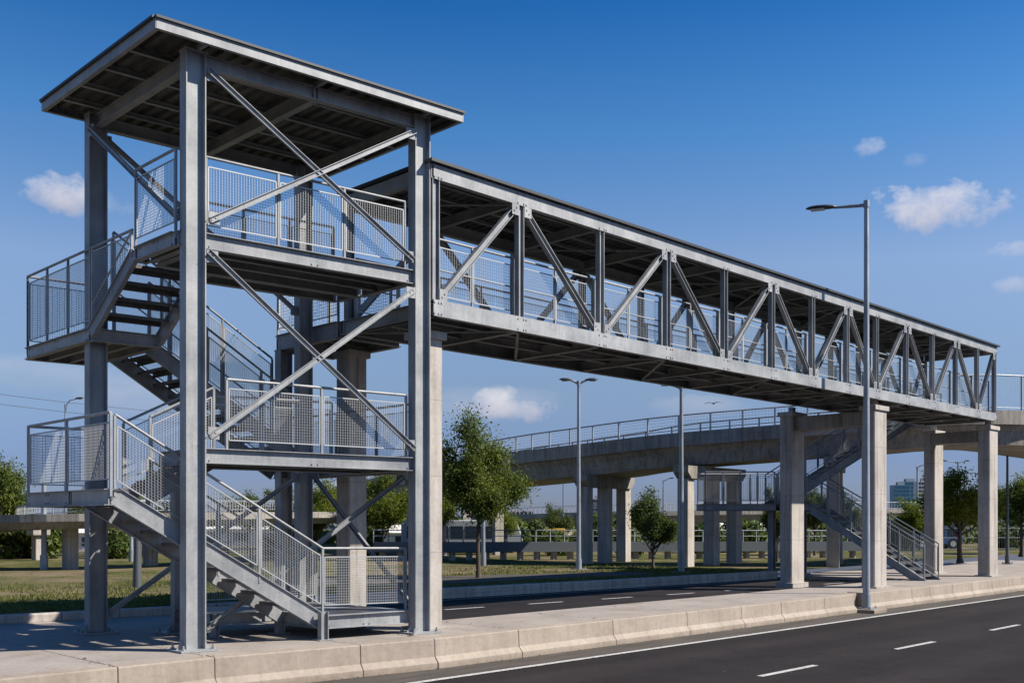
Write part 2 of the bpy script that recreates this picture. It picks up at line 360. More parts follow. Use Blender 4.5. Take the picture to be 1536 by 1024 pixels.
for c in CL:
    f, y = cloud(*c)
    shade = N(nt, 'ShaderNodeMapRange'); nt.links.new(y, shade.inputs[0]); shade.inputs[1].default_value = -0.9; shade.inputs[2].default_value = 0.6
    cc = mix(nt, (3.6,3.5,4.1), (6.0,5.7,5.8), shade.outputs[0])
    skyc = mix(nt, skyc, cc, f)
nt.links.new(skyc, bg.inputs['Color'])
sun = bpy.data.lights.new("sun", 'SUN'); sun.energy = 5.0; sun.angle = R(0.53); sun.color = (1.0, 0.925, 0.82)
so = bpy.data.objects.new("sun", sun); col.objects.link(so)
sd = Vector((SUN_AZ.x*math.cos(SUN_EL), SUN_AZ.y*math.cos(SUN_EL), math.sin(SUN_EL)))
so.rotation_euler = sd.to_track_quat('Z', 'Y').to_euler(); so.location = (0,0,60)
scene.view_settings.view_transform = 'Standard'; scene.view_settings.look = 'None'
scene.view_settings.exposure = 0.8; scene.view_settings.gamma = 1.0
scene.cycles.max_bounces = 6; scene.cycles.diffuse_bounces = 3; scene.cycles.glossy_bounces = 3; scene.cycles.transmission_bounces = 4
scene.cycles.use_denoising = True

# ---------------------------------------------------------------- setting: ground, roads, pavement
def sheet(name, pts, z, m):
    b = MB(); b.add([(x,y,z) for x,y in pts], [tuple(range(len(pts)))]); return kind(b.build(name, m), 'structure')
KERB = [(-60,22.5),(-20,21.0),(0,19.6),(6.3,18.68),(9.3,18.28),(12,18.42),(16.2,18.75),(20,18.4),(23.4,18.1),(27,17.85),(30.2,17.65)]
gpts = [(x,y+0.16) for x,y in KERB]+[(33,17.7),(60,18.5),(2500,200),(2500,2500),(-2500,2500),(-2500,500)]
b = MB(); b.add([(x,y,0.14) for x,y in gpts], [tuple(range(len(gpts)))])
# break the lawn up so that it rolls a little
kind(b.build('ground', M['ground']), 'structure')
sheet('road', [(-400,-60),(400,-60),(400,12.3),(-400,12.3)], -0.45, M['asphalt'])
b = MB(); b.add([(-60,10.9,-0.445),(120,10.9,-0.445),(120,12.0,-0.445),(-60,12.0,-0.445)], [(0,1,2,3)]); kind(b.build('road_shoulder', M['shoulder']), 'structure')
b = MB()
b.add([(-60,10.80,-0.441),(120,10.80,-0.441),(120,10.92,-0.441),(-60,10.92,-0.441)], [(0,1,2,3)])
for k in range(-4, 20):
    x = 12.88+4.4*k; b.add([(x,7.77,-0.441),(x+1.6,7.77,-0.441),(x+1.6,7.88,-0.441),(x,7.88,-0.441)], [(0,1,2,3)])
    b.add([(x+2,4.3,-0.441),(x+3.6,4.3,-0.441),(x+3.6,4.41,-0.441),(x+2,4.41,-0.441)], [(0,1,2,3)])
kind(b.build('road_markings', M['paint']), 'structure')
# far carriageway
sheet('back_road', [(11.4,13.6),(31.4,13.6),(31.4,18.2),(16.2,19.2),(11.4,18.9)], -0.10, M['asphalt'])
b = MB()
for k in range(-1, 7):
    x0 = 14.42+2.33*k; x1 = x0+1.05
    if x0 < 11.6: continue
    f = lambda x: 16.35-0.092*(x-14.4)
    b.add([(x0,f(x0)-0.05,-0.095),(x1,f(x1)-0.05,-0.095),(x1,f(x1)+0.05,-0.095),(x0,f(x0)+0.05,-0.095)], [(0,1,2,3)])
f = lambda x: KERB_Y(x)-0.42
def KERB_Y(x):
    for (a,p),(c,q) in zip(KERB, KERB[1:]):
        if a <= x <= c: return p+(q-p)*(x-a)/(c-a)
    return KERB[-1][1]
xs = [12+0.8*i for i in range(23)]
for x0, x1 in zip(xs, xs[1:]):
    b.add([(x0,f(x0),-0.095),(x1,f(x1),-0.095),(x1,f(x1)+0.07,-0.095),(x0,f(x0)+0.07,-0.095)], [(0,1,2,3)])
kind(b.build('back_road_markings', M['paint']), 'structure')
# kerb: short precast lengths in one run
b = MB()
for (x0,y0),(x1,y1) in zip(KERB, KERB[1:]):
    L = math.hypot(x1-x0, y1-y0); n = max(1, round(L/1.0))
    if x0 < -10: n = max(1, round(L/4))
    for i in range(n):
        a = (x0+(x1-x0)*i/n, y0+(y1-y0)*i/n); c = (x0+(x1-x0)*(i+0.985)/n, y0+(y1-y0)*(i+0.985)/n)
        b.ext([(0.0,-0.25),(0.0,0.0),(-0.02,0.03),(-0.17,0.03),(-0.17,-0.25)], (a[0],a[1],0.125), (c[0],c[1],0.125))
kind(b.build('kerb', M['conc']), 'structure')
# pavement slabs, with open joints over a dark bed
JX = [-12.0,-6.5,-0.6,5.45,6.73,8.88,10.15,11.95,14.37,16.65,18.6,20.2,22.15,23.62,24.30,26.9,28.05,29.6,31.0,32.6,34.0,35.6,37.3,39.0,41,43,45,47.5,50]
def edge_y(x): return 12.17 if x < 6.6 else (11.75 if x > 10.2 else 12.17-(x-6.6)/3.6*0.42)
b = MB(); g = 0.006
def slab(x0, x1, y0a, y0b, y1a, y1b):
    vs = [(x0+g,y0a),(x1-g,y0b),(x1-g,y1b),(x0+g,y1a)]
    b.poly(vs, -0.2, -0.004)
for x0, x1 in zip(JX, JX[1:]):
    notch = abs(x0-23.62) < 1e-3
    ya, yb = edge_y(x0)+0.31, edge_y(x1)+0.31
    if notch: ya = yb = 12.25
    if x1 <= 11.95+1e-6:
        xe = min(x1, 11.4)
        m0 = 15.4; slab(x0, xe if x1 > 11.4 else x1, ya, yb, m0-g, m0-g)
        if x1 > 11.4: slab(11.4, x1, yb, yb, 13.9, 13.9)
        xx1 = xe if x1 > 11.4 else x1
        slab(x0, xx1, m0+g, m0+g, KERB_Y(max(x0,-59))+0.02, KERB_Y(xx1)+0.02)
    elif x0 >= 31.0-1e-6:
        slab(x0, x1, ya, yb, 15.0-g, 15.0-g); slab(x0, x1, 15.0+g, 15.0+g, 17.9, 17.9)
    else: slab(x0, x1, ya, yb, 13.9, 13.9)
kind(b.build('pavement', M['pave'], bevel=0.006), 'structure')
sheet('pavement_bed', [(-60,12.3),(50,12.3),(50,17.9),(31.0,17.9),(31.0,13.7),(11.4,13.7),(11.4,18.9),(-60,22.0)], -0.12, M['asphalt'])
sheet('path', [(14.2,22.2),(18,20.2),(22,19.6),(26.3,19.4),(26.0,21.3),(23,22.2),(20,23.4),(16,26.0)], 0.145, M['path'])

# concrete barrier blocks along the near road
for i, (x0, x1) in enumerate(zip(JX, JX[1:])):
    if abs(x0-23.62) < 1e-3 or x1 < -1 or x0 > 37: continue
    b = MB(); y0, y1 = edge_y(x0), edge_y(x1)
    top = 0.0 if x0 > 5 else 0.0
    pr = [(0.0,0.0),(0.012,-0.012),(0.025,-0.27),(0.10,-0.355),(0.105,-0.46),(-0.30,-0.46),(-0.30,0.0)]
    e = 0.005
    p = Vector((x0+e,y0,top)); q = Vector((x1-e,y1,top))
    vis = [j for j in range(len(JX)) if JX[j] >= -0.7]
    k = i-2
    pos = ('' if k < 0 else ORD[k])
    nm = {0:'long tan concrete barrier block at the far left corner, ahead of the landing columns',
          1:'short tan barrier block in front of the near left steel column',
          2:'tan barrier block in front of the bottom flight, right of the near steel column',
          3:'tan barrier block in front of the low stair landing and its stub leg'}
    lab = nm.get(k, f'beige concrete barrier block along the near road, {pos} in the row from the left' if x0 < 23.5 else
                 f'beige concrete barrier block beyond the street lamp, {ORD[i-JX.index(24.30)]} past the lamp')
    seg = 5; 
    b.ext(pr, p, q)
    tag(b.build('barrier_block', M['barrier'], bevel=0.008), lab, 'concrete barrier', 'concrete barrier blocks along the near road')

# ---------------------------------------------------------------- shared builders
def railing(parent, pts, posts, h=1.05, T=None, pitch=0.040, wr=0.0030, mid=False, off=0.0, inset=0.035, rail_r=0.021, ends=(True,True), wiremat=None):
    """hand rail on posts along base points pts; a wire panel in each bay. posts = bay counts per straight."""
    b = MB(T); U = Vector((0,0,1)); pts = [Vector(p) for p in pts]
    panels = []
    b.tube([p+U*h for p in pts], rail_r, 8)
    for i, (p, q) in enumerate(zip(pts, pts[1:])):
        n = posts[i]; d = (q-p)
        for k in range(n+1):
            if k == n and i < len(pts)-2: continue
            c = p+d*(k/n); hd = Vector((d.x,d.y,0)).normalized()
            b.bar(c+U*(-0.10 if off == 0 else off), c+U*(h-0.01), 0.032, 0.032, hd)
        if mid: b.tube([p+U*(h*0.52), q+U*(h*0.52)], 0.014, 6)
        for k in range(n): panels.append((p+d*(k/n), p+d*((k+1)/n)))
    r = b.build('railing', S, parent)
    for p, q in panels:
        m = MB(T); d = q-p; L = Vector((d.x,d.y,0)).length; e = d/L
        a, c = p+e*inset, q-e*inset; lo, hi = 0.13, h-0.13
        for z in (lo, hi): m.bar(a+U*z, c+U*z, 0.017, 0.017)
        hd = Vector((d.x,d.y,0)).normalized()
        for x in (a, c): m.bar(x+U*lo, x+U*hi, 0.017, 0.017, hd)
        Lc = Vector(((c-a).x,(c-a).y,0)).length; nv = max(2, int(Lc/pitch)); nh = int((hi-lo)/pitch)
        for k in range(1, nv): x = a+(c-a)*(k/nv); m.wire(x+U*lo, x+U*hi, wr)
        for k in range(1, nh): z = lo+(hi-lo)*k/nh; m.wire(a+U*z, c+U*z, wr)
        m.build('mesh_panel', WIRE, r)
    return r
def flight(parent, p, q, width, side, T=None, rise=0.17, depth=0.20, tread_m=None):
    """open stair from low point p to high point q (front edge line); width measured along vector side"""
    fl = node('stair_flight', parent); p = Vector(p); q = Vector(q); side = Vector(side).normalized(); U = Vector((0,0,1))
    d = q-p; run = Vector((d.x,d.y,0)); hd = run.normalized()
    for o in (0.0, width):
        s = MB(T); a = p+side*o; c = q+side*o; dz = Vector((0,0,-depth*0.38))
        s.ibeam(a+dz, c+dz, 0.07, depth, 0.012)
        s.build('stringer', S, fl)
    n = max(2, round(d.z/rise))
    for k in range(1, n):
        c = p+d*(k/n); t = MB(T); g = 0.045
        # folded plate tread with a nosing lip
        o0 = c+side*g-hd*0.14; o1 = c+side*(width-g)-hd*0.14
        pr = [(0,0),(0,-0.085),(0.006,-0.085),(0.006,-0.006),(0.274,-0.006),(0.274,-0.05),(0.28,-0.05),(0.28,0)]
        vs = [o0+hd*x+U*z for x,z in pr]+[o1+hd*x+U*z for x,z in pr]; m = len(pr)
        t.add(vs, [tuple(range(m-1,-1,-1)), tuple(range(m,2*m))]+[(i,(i+1)%m,m+(i+1)%m,m+i) for i in range(m)])
        t.build('tread', tread_m or M['deck'], fl)
    return fl
def deck(parent, x0, y0, x1, y1, z, T=None, depth=0.21, joists=3, along='x', front=None, hole=None):
    """plate on a frame of I beams: part deck, its beams as sub-parts"""
    b = MB(T); e = 0.05
    b.box(x0+e, y0+e, z-0.028, x1-e, y1-e, z-0.002)
    d = b.build('deck', M['deck'], parent); zc = z-depth/2
    for (p, q) in (((x0,y0),(x1,y0)), ((x0,y1),(x1,y1)), ((x0,y0+0.062),(x0,y1-0.062)), ((x1,y0+0.062),(x1,y1-0.062))):
        b = MB(T)
        a = Vector((*p,zc)); c = Vector((*q,zc)); b.ibeam(a, c, 0.12, depth, 0.011)
        dd = (c-a).normalized(); nn = Vector((dd.y,-dd.x,0)); L = (c-a).length
        for s in [0.08, L/2-0.05, L/2+0.05, L-0.08]:
            for zz in (-0.06, 0.06):
                if L > 1:
                    for sg in (1,-1): b.bolt(a+dd*s+nn*sg*0.008+Vector((0,0,zz)), nn*sg, 0.013, 0.012)
        b.build('edge_beam', S, d)
    for k in range(joists):
        b = MB(T); f = (k+1)/(joists+1)
        if along == 'x': b.ibeam((x0+0.01,y0+(y1-y0)*f,z-0.11), (x1-0.01,y0+(y1-y0)*f,z-0.11), 0.08, 0.15, 0.01)
        else: b.ibeam((x0+(x1-x0)*f,y0+0.01,z-0.11), (x0+(x1-x0)*f,y1-0.01,z-0.11), 0.08, 0.15, 0.01)
        b.build('joist', S, d)
    return d
def hcolumn(parent, x, y, z0, z1, T=None, w=0.18, h=0.28, plate=True, name='column'):
    b = MB(T); b.ibeam((x,y,z0+0.025), (x,y,z1), w, h, 0.016, (1,0,0))
    for zz in (z1-0.06,):
        b.box(x-h/2-0.012, y-w/2-0.012, z1, x+h/2+0.012, y+w/2+0.012, z1+0.015)
    c = b.build(name, S, parent)
    if plate:
        b = MB(T); b.box(x-0.27, y-0.22, z0, x+0.27, y+0.22, z0+0.025)
        for sx in (-0.21,0.21):
            for sy in (-0.15,0.15):
                b.tube([(x+sx,y+sy,z0+0.025),(x+sx,y+sy,z0+0.09)], 0.014, 6); b.bolt((x+sx,y+sy,z0+0.025), (0,0,1), 0.028, 0.024)
        for sx in (-1,1):   # stiffener gussets against the flanges
            b.add([(x+sx*h/2,y-0.006,z0+0.025),(x+sx*(h/2+0.10),y-0.006,z0+0.025),(x+sx*h/2,y-0.006,z0+0.16),
                   (x+sx*h/2,y+0.006,z0+0.025),(x+sx*(h/2+0.10),y+0.006,z0+0.025),(x+sx*h/2,y+0.006,z0+0.16)],
                  [(0,1,2),(5,4,3),(0,3,4,1),(1,4,5,2)])
        b.build('base_plate', S, c)
    return c
def brace(parent, p, q, T=None, w=0.078, plates=True):
    b = MB(T); p = Vector(p); q = Vector(q); d = (q-p).normalized()
    n = Vector((0,-1,0)) if abs(d.y) < 0.5 else Vector((-1,0,0))
    t = 0.010; a = w/2
    b.ext([(-a,-0.004),(a,-0.004),(a,0.034),(a-t,0.034),(a-t,t-0.004),(-a+t,t-0.004),(-a+t,0.034),(-a,0.034)], p, q, n)
    o = b.build('brace', S, parent)
    if plates:
        for c, sg in ((p,1),(q,-1)):
            b = MB(T); e = d*sg; h = Vector((e.x,e.y,0)).normalized(); o2 = c+n*-0.012+e*0.09
            b.bar(o2-h*0.09, o2+h*0.07, 0.010, 0.17)
            for k in (0.03,0.10): b.bolt(c+e*k+n*0.002, n, 0.014, 0.012)
            b.build('gusset_plate', S, o)
    return o
def sheet_roof(parent, x0, y0, x1, y1, z, T=None, pitch=0.18, dep=0.035, dx=0.0, name='roof_sheet', along='y'):
    """trapezoid sheeting, ribs running along y; dx = fall over the length in x"""
    b = MB(T); xs = []; n = int((x1-x0)/pitch)
    for k in range(n):
        a = x0+(x1-x0)*k/n; p = (x1-x0)/n
        xs += [(a,0),(a+p*0.42,0),(a+p*0.52,dep),(a+p*0.9,dep)]
    xs.append((x1,0)); vs = []
    for x, hz in xs:
        zz = z+hz+dx*(x-x0)/(x1-x0)
        vs += [(x,y0,zz),(x,y1,zz),(x,y0,zz+0.004),(x,y1,zz+0.004)]
    fs = []
    for k in range(len(xs)-1):
        a = 4*k; c = a+4
        fs += [(a,a+1,c+1,c),(a+2,c+2,c+3,a+3),(a,c,c+2,a+2),(a+1,a+3,c+3,c+1)]
    b.add(vs, fs); return b.build(name, M['sheet'], parent)

# ---------------------------------------------------------------- stair tower
def TT(u, v, z): return (6.87+0.9927*u, 12.98-0.122*u+v, z)
tower = thing('stair_tower', 'tall galvanised steel stair tower with flat roof, open flights and mesh railings', 'stair tower', TT(0,0,0))
for (u, v, hh) in ((0,0,0.28),(3.67,0,0.28),(0,3.13,0.28),(3.67,3.25,0.26)):
    hcolumn(tower, u, v, 0.0, 8.16, TT, 0.18, hh)
hcolumn(tower, 0.95, 2.42, 0.0, 2.58, TT, 0.12, 0.15, True, 'support_post')
# roof
rz = 8.17
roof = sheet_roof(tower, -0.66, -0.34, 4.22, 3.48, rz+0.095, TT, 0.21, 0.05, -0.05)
b = MB(TT)                                   # dark edge flashing over the fascia
for p, q in (((-0.68,-0.365),(4.24,-0.365)),((-0.68,3.505),(4.24,3.505))): b.bar((p[0],p[1],rz+0.160), (q[0],q[1],rz+0.110), 0.05, 0.034)
for x, dz in ((-0.69,0.155),(4.25,0.105)): b.bar((x,-0.339,rz+dz+0.005), (x,3.479,rz+dz+0.005), 0.05, 0.034)
b.build('flashing', M['edge'], roof)
for p, q, sg in (((-0.66,-0.36,rz+0.075),(4.22,-0.36,rz+0.025),1), ((-0.66,3.5,rz+0.075),(4.22,3.5,rz+0.025),-1)):
    b = MB(TT); b.channel(p, q, 0.06, 0.135, sg); b.build('fascia', S, roof)
for x, dz, sg in ((-0.675,0.075,-1),(4.235,0.025,1)):
    b = MB(TT); b.channel((x,-0.355,rz+dz), (x,3.495,rz+dz), 0.06, 0.135, sg); b.build('fascia', S, roof)
for v in (0.55,1.35,2.15,2.85):              # purlins along u
    b = MB(TT); b.ibeam((-0.6,v,rz+0.05), (4.17,v,rz+0.005), 0.06, 0.07, 0.008); b.build('purlin', S, roof)
for (p, q) in (((0.15,0,8.06),(3.52,0,8.06)),((0.15,3.13,8.06),(3.52,3.25,8.06)),((0,0.09,8.06),(0,3.04,8.06)),((3.67,0.09,8.06),(3.67,3.16,8.06)),((1.85,0.06,8.06),(1.85,3.12,8.06))):
    b = MB(TT); b.ibeam(p, q, 0.12, 0.19, 0.012)
    if p[1] == 0 and q[1] == 0: b.box(1.79,-0.06,7.97,1.806,-0.004,8.15); b.box(1.86,-0.06,7.97,1.876,-0.004,8.15)
    b.build('roof_beam', S, tower)
for u in (0.02, 1.84, 3.66):                  # short outriggers at the eaves
    b = MB(TT); b.bar((u,-0.33,rz+0.02), (u,0.5,rz+0.02), 0.05, 0.07); b.build('outrigger', S, roof)
# decks
deck(tower, 0.145, 0.0, 3.525, 1.30, 2.77, TT, 0.21, 2)
deck(tower, 1.05, 1.42, 3.50, 1.98, 2.77, TT, 0.18, 0)
deck(tower, 3.98, 0.98, 4.52, 4.75, 2.77, TT, 0.18, 1, 'y')
deck(tower, 3.72, 0.98, 3.92, 2.0, 2.77, TT, 0.18, 0)
deck(tower, 0.145, 0.0, 3.525, 1.35, 5.72, TT, 0.22, 2)
deck(tower, 1.0, 1.47, 3.52, 2.02, 5.72, TT, 0.20, 0)
deck(tower, -0.17, 0.10, 0.02, 1.35, 5.72, TT, 0.20, 0)
deck(tower, 2.06, 0.10, 3.50, 1.25, 0.36, TT, 0.20, 1)
deck(tower, 1.0, 1.40, 3.45, 2.5, 0.36, TT, 0.17, 1)
ll = deck(tower, -1.08, 1.32, -0.16, 2.97, 2.19, TT, 0.215, 2, 'y')
b = MB(TT); b.ibeam((-1.08,0.09,2.0825), (-1.08,1.258,2.0825), 0.12, 0.215, 0.011); b.build('edge_beam', S, ll)
b = MB(TT); b.box(-1.02,0.12,2.162,-0.86,1.25,2.188); b.build('top_tread', M['deck'], ll)
deck(tower, -0.19, 2.86, 0.88, 5.50, 4.76, TT, 0.20, 2, 'y')
for (x, y) in ((2.0,0.04),(3.46,1.22),(2.06,1.32),(1.05,2.45),(3.4,2.45),(1.05,1.45)):
    b = MB(TT); b.ibeam((x,y,0.012), (x,y,0.24 if x > 2.001 or x < 1.9 else 0.42), 0.10, 0.12, 0.012, (1,0,0)); b.box(x-0.12,y-0.10,0,x+0.12,y+0.10,0.012)
    b.build('stub_leg', S, tower)
# front X braces
zf = -0.095
brace(tower, (0.17,zf,7.93), (3.48,zf,5.86), TT); brace(tower, (0.18,zf-0.012,5.88), (3.50,zf-0.012,7.88), TT)
brace(tower, (0.17,zf,5.45), (3.50,zf,2.90), TT); brace(tower, (0.18,zf-0.012,2.92), (3.50,zf-0.012,5.40), TT)
brace(tower, (0.78,1.22,0.13), (4.30,1.22,2.53), TT)
# side and rear braces
brace(tower, (-0.15,0.10,5.9), (-0.15,3.03,7.92), TT); 
brace(tower, (0.14,3.20,0.25), (3.55,3.20,2.6), TT); brace(tower, (0.14,3.22,7.9), (3.55,3.22,5.5), TT)
brace(tower, (3.78,3.1,2.6), (3.78,0.12,0.25), TT)
# flights
F1 = flight(tower, (2.03,0.15,0.36), (-0.98,0.15,2.19), 1.0, (0,1,0), TT, 0.18, 0.24)
F2 = flight(tower, (0.0,1.32,2.19), (1.0,1.32,2.77), 0.9, (0,1,0), TT, 0.19, 0.20)
F3 = flight(tower, (3.96,3.38,2.77), (0.92,3.38,4.76), 1.35, (0,1,0), TT, 0.18, 0.24)
F4 = flight(tower, (-0.19,2.84,4.76), (-0.17,1.38,5.72), 1.05, (1,0,0), TT, 0.175, 0.22)
# railings
railing(tower, [(0.20,0.04,5.72),(3.43,0.04,5.72)], [3], 1.07, TT)
railing(tower, [(-0.18,0.12,5.72),(-0.18,1.33,5.72)], [1], 1.12, TT)
b = MB(TT)
b.tube([(-0.18,2.86,6.0),(-0.18,1.44,6.0)], 0.021, 8)
b.tube([(-0.18,2.86,5.10),(-0.18,1.44,6.0)], 0.017, 6)
for v in (2.82,2.12,1.46): b.bar((-0.18,v,5.66-(v-1.38)*0.655), (-0.18,v,5.99), 0.032, 0.032, (0,1,0))
gr = b.build('railing', S, tower)
for v0, v1 in ((1.49,2.09),(2.15,2.79)):
    b = MB(TT); lo = lambda v: 5.80-(v-1.38)*0.655; hi = 5.93
    b.bar((-0.18,v0,lo(v0)), (-0.18,v1,lo(v1)), 0.017, 0.017); b.bar((-0.18,v0,hi), (-0.18,v1,hi), 0.017, 0.017)
    n = int((v1-v0)/0.04)
    for k in range(n+1): v = v0+(v1-v0)*k/n; b.wire((-0.18,v,lo(v)), (-0.18,v,hi), 0.003)
    z = hi-0.04
    while z > lo(v1)+0.01:
        va = max(v0, 1.38+(5.80-z)/0.655)
        if va < v1-0.03: b.wire((-0.18,va,z), (-0.18,v1,z), 0.003)
        z -= 0.04
    b.build('mesh_panel', WIRE, gr)
railing(tower, [(0.88,2.80,4.80),(0.88,1.42,5.70)], [2], 1.0, TT)
railing(tower, [(1.02,1.99,5.72),(3.45,1.99,5.72)], [3], 1.07, TT)
railing(tower, [(-0.18,2.90,4.76),(-0.18,5.48,4.76)], [3], 1.24, TT)
railing(tower, [(-0.18,5.48,4.76),(0.86,5.48,4.76),(0.86,4.80,4.76)], [1,1], 1.24, TT)
railing(tower, [(0.94,3.38,4.72),(3.92,3.38,2.80)], [3], 1.0, TT)
railing(tower, [(0.94,4.72,4.72),(3.92,4.72,2.80)], [3], 2.1, TT, mid=True)
railing(tower, [(0.50,0.04,2.77),(3.45,0.04,2.77)], [2], 0.98, TT)
railing(tower, [(0.02,1.32,2.24),(0.98,1.32,2.74)], [1], 1.05, TT)
railing(tower, [(0.02,2.20,2.24),(0.98,2.20,2.74),(3.4,1.96,2.77)], [1,2], 1.02, TT)
railing(tower, [(4.50,1.05,2.77),(4.50,4.72,2.77),(4.02,4.72,2.77)], [3,1], 1.02, TT)
railing(tower, [(-1.06,0.08,2.19),(-1.06,2.94,2.19),(-0.20,2.94,2.19)], [2,1], 1.0, TT)
railing(tower, [(-0.98,0.15,2.19),(2.06,0.15,0.38),(3.50,0.12,0.36)], [3,1], 0.98, TT)
railing(tower, [(-0.10,1.15,1.70),(2.03,1.15,0.40)], [2], 0.98, TT)
railing(tower, [(1.03,2.46,0.36),(3.42,2.46,0.36)], [2], 0.95, TT)

# ---------------------------------------------------------------- footbridge
Y0, Y1 = 12.40, 14.80
NX = [10.76,12.71,14.88,16.98,19.06,21.02,22.88,24.66,26.32,28.17,29.93,31.64,33.33,34.80]
zb0, zb1, zt0, zt1 = 5.04, 5.30, 7.22, 7.45
bridge = thing('footbridge', 'long roofed steel truss footbridge running from the stair tower over the back road', 'footbridge', (10.76,12.4,0))
def chord(name, Y, z0, z1, sg, x0=NX[0]-0.06, x1=NX[-1]+0.06):
    b = MB(); zc = (z0+z1)/2; h = z1-z0
    b.channel((x0,Y-sg*0.0,zc), (x1,Y,zc), 0.11, h, sg, 0.014)
    for i, x in enumerate(NX):
        for dx in (-0.09,-0.03,0.05,0.11):
            if abs(dx) < 0.04: continue
            for dz in (-h*0.34, h*0.34):
                xx = min(max(x+dx, x0+0.02), x1-0.02)
                b.bolt((xx,Y-sg*0.0,zc+dz), (0,-sg,0), 0.019, 0.012)
    return b.build(name, S, bridge)
def diag(p, q, Yc, w=0.10):
    b = MB(); p = Vector((p[0],Yc,p[1])); q = Vector((q[0],Yc,q[1])); d = (q-p).normalized()
    b.ibeam(p+d*0.07, q-d*0.07, 0.10, 0.105, 0.012)
    o = b.build('diagonal', S, bridge)
    n = Vector((0,-1,0)) if Yc < 13.5 else Vector((0,1,0))
    for c, s in ((p,1),(q,-1)):
        g = MB()
        o2 = c+n*0.058+d*s*0.09
        g.bar(o2-Vector((0.085,0,0)), o2+Vector((0.085,0,0)), 0.010, 0.20)
        for k in (0.05,0.13): g.bolt(c+n*0.063+d*s*k, n, 0.016, 0.012)
        g.build('gusset_plate', S, o)
for Y, sg in ((Y0,1),(Y1,-1)):
    chord('bottom_chord', Y, zb0, zb1, sg); chord('top_chord', Y, zt0, zt1, sg)
    Yc = Y+sg*0.065
    for i, x in enumerate(NX):
        b = MB(); b.ibeam((x,Yc,zb1), (x,Yc,zt0), 0.11, 0.13 if i else 0.15, 0.012, (1,0,0)); b.build('post', S, bridge)
    for i in range(len(NX)-1):
        a, c = NX[i], NX[i+1]
        lo_first = (i % 2 == 0)
        e = 0.09
        if lo_first: diag((a+e,zb1+0.02), (c-e,zt0-0.02), Yc)
        else: diag((a+e,zt0-0.02), (c-e,zb1+0.02), Yc)
# floor
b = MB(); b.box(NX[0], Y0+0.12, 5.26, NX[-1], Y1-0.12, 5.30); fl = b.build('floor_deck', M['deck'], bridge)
for i, x in enumerate(NX):
    b = MB(); b.ibeam((x,Y0+0.02,5.14), (x,Y1-0.02,5.14), 0.12, 0.20, 0.012); b.build('cross_beam', S, fl)
for y in (13.2,14.0):
    b = MB(); b.ibeam((NX[0]+0.1,y,5.19), (NX[-1]-0.1,y,5.19), 0.08, 0.13, 0.01); b.build('floor_stringer', S, fl)
for i in range(0, len(NX)-1):
    b = MB(); s = i % 2
    b.bar((NX[i]+0.05,(Y0+0.15 if s else Y1-0.15),5.06), (NX[i+1]-0.05,(Y1-0.15 if s else Y0+0.15),5.06), 0.05, 0.02); b.build('wind_brace', S, fl)
# roof
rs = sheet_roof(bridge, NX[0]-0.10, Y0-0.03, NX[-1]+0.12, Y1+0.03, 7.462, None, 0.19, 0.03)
b = MB()
for y in (Y0-0.05, Y1+0.05): b.bar((NX[0]-0.16,y,7.487), (NX[-1]+0.18,y,7.487), 0.045, 0.05)
for x in (NX[0]-0.13, NX[-1]+0.15): b.bar((x,Y0-0.027,7.487), (x,Y1+0.027,7.487), 0.05, 0.05)
b.build('flashing', M['edge'], rs)
for i, x in enumerate(NX):
    b = MB(); b.ibeam((x,Y0+0.12,7.34), (x,Y1-0.12,7.34), 0.10, 0.18, 0.011); b.build('roof_beam', S, rs)
for y in (13.05,13.6,14.15):
    b = MB(); b.ibeam((NX[0],y,7.435), (NX[-1],y,7.435), 0.06, 0.05, 0.008); b.build('purlin', S, rs)
for i in range(0, len(NX)-1):
    b = MB(); s = i % 2; 
    b.bar((NX[i]+0.06,(Y0+0.2 if s else Y1-0.2),7.27), (NX[i+1]-0.06,(Y1-0.2 if s else Y0+0.2),7.27), 0.05, 0.02); b.build('roof_brace', S, rs)
for x, sg in ((NX[0]-0.10,-1),(NX[-1]+0.10,1)):
    b = MB(); b.channel((x,Y0+0.01,7.335), (x,Y1-0.01,7.335), 0.07, 0.22, sg); b.build('end_fascia', S, rs)
# railings inside the trusses
for y in (Y0+0.22, Y1-0.22):
    bays = []
    for i in range(0, len(NX)-1):
        railing(bridge, [(NX[i]+0.03,y,5.30),(NX[i+1]-0.03,y,5.30)], [2 if i < 6 else 1], 1.05, None, 0.05, 0.0028, True)
# end deck that links tower and bridge, on its own steel post
ed = deck(bridge, 10.72, 14.95, 12.05, 17.0, 5.30, None, 0.30, 1)
railing(bridge, [(10.72,15.0,5.30),(10.72,16.95,5.30),(11.9,16.95,5.30),(11.9,15.0,5.30)], [2,1,2], 1.05, None, 0.06)
hcolumn(bridge, 10.78, 16.85, 0, 5.00, None, 0.20, 0.26, True, 'support_post')
b = MB(); b.ibeam((10.72,12.55,5.16), (10.72,14.85,5.16), 0.12, 0.24, 0.012); b.build('end_beam', S, bridge)

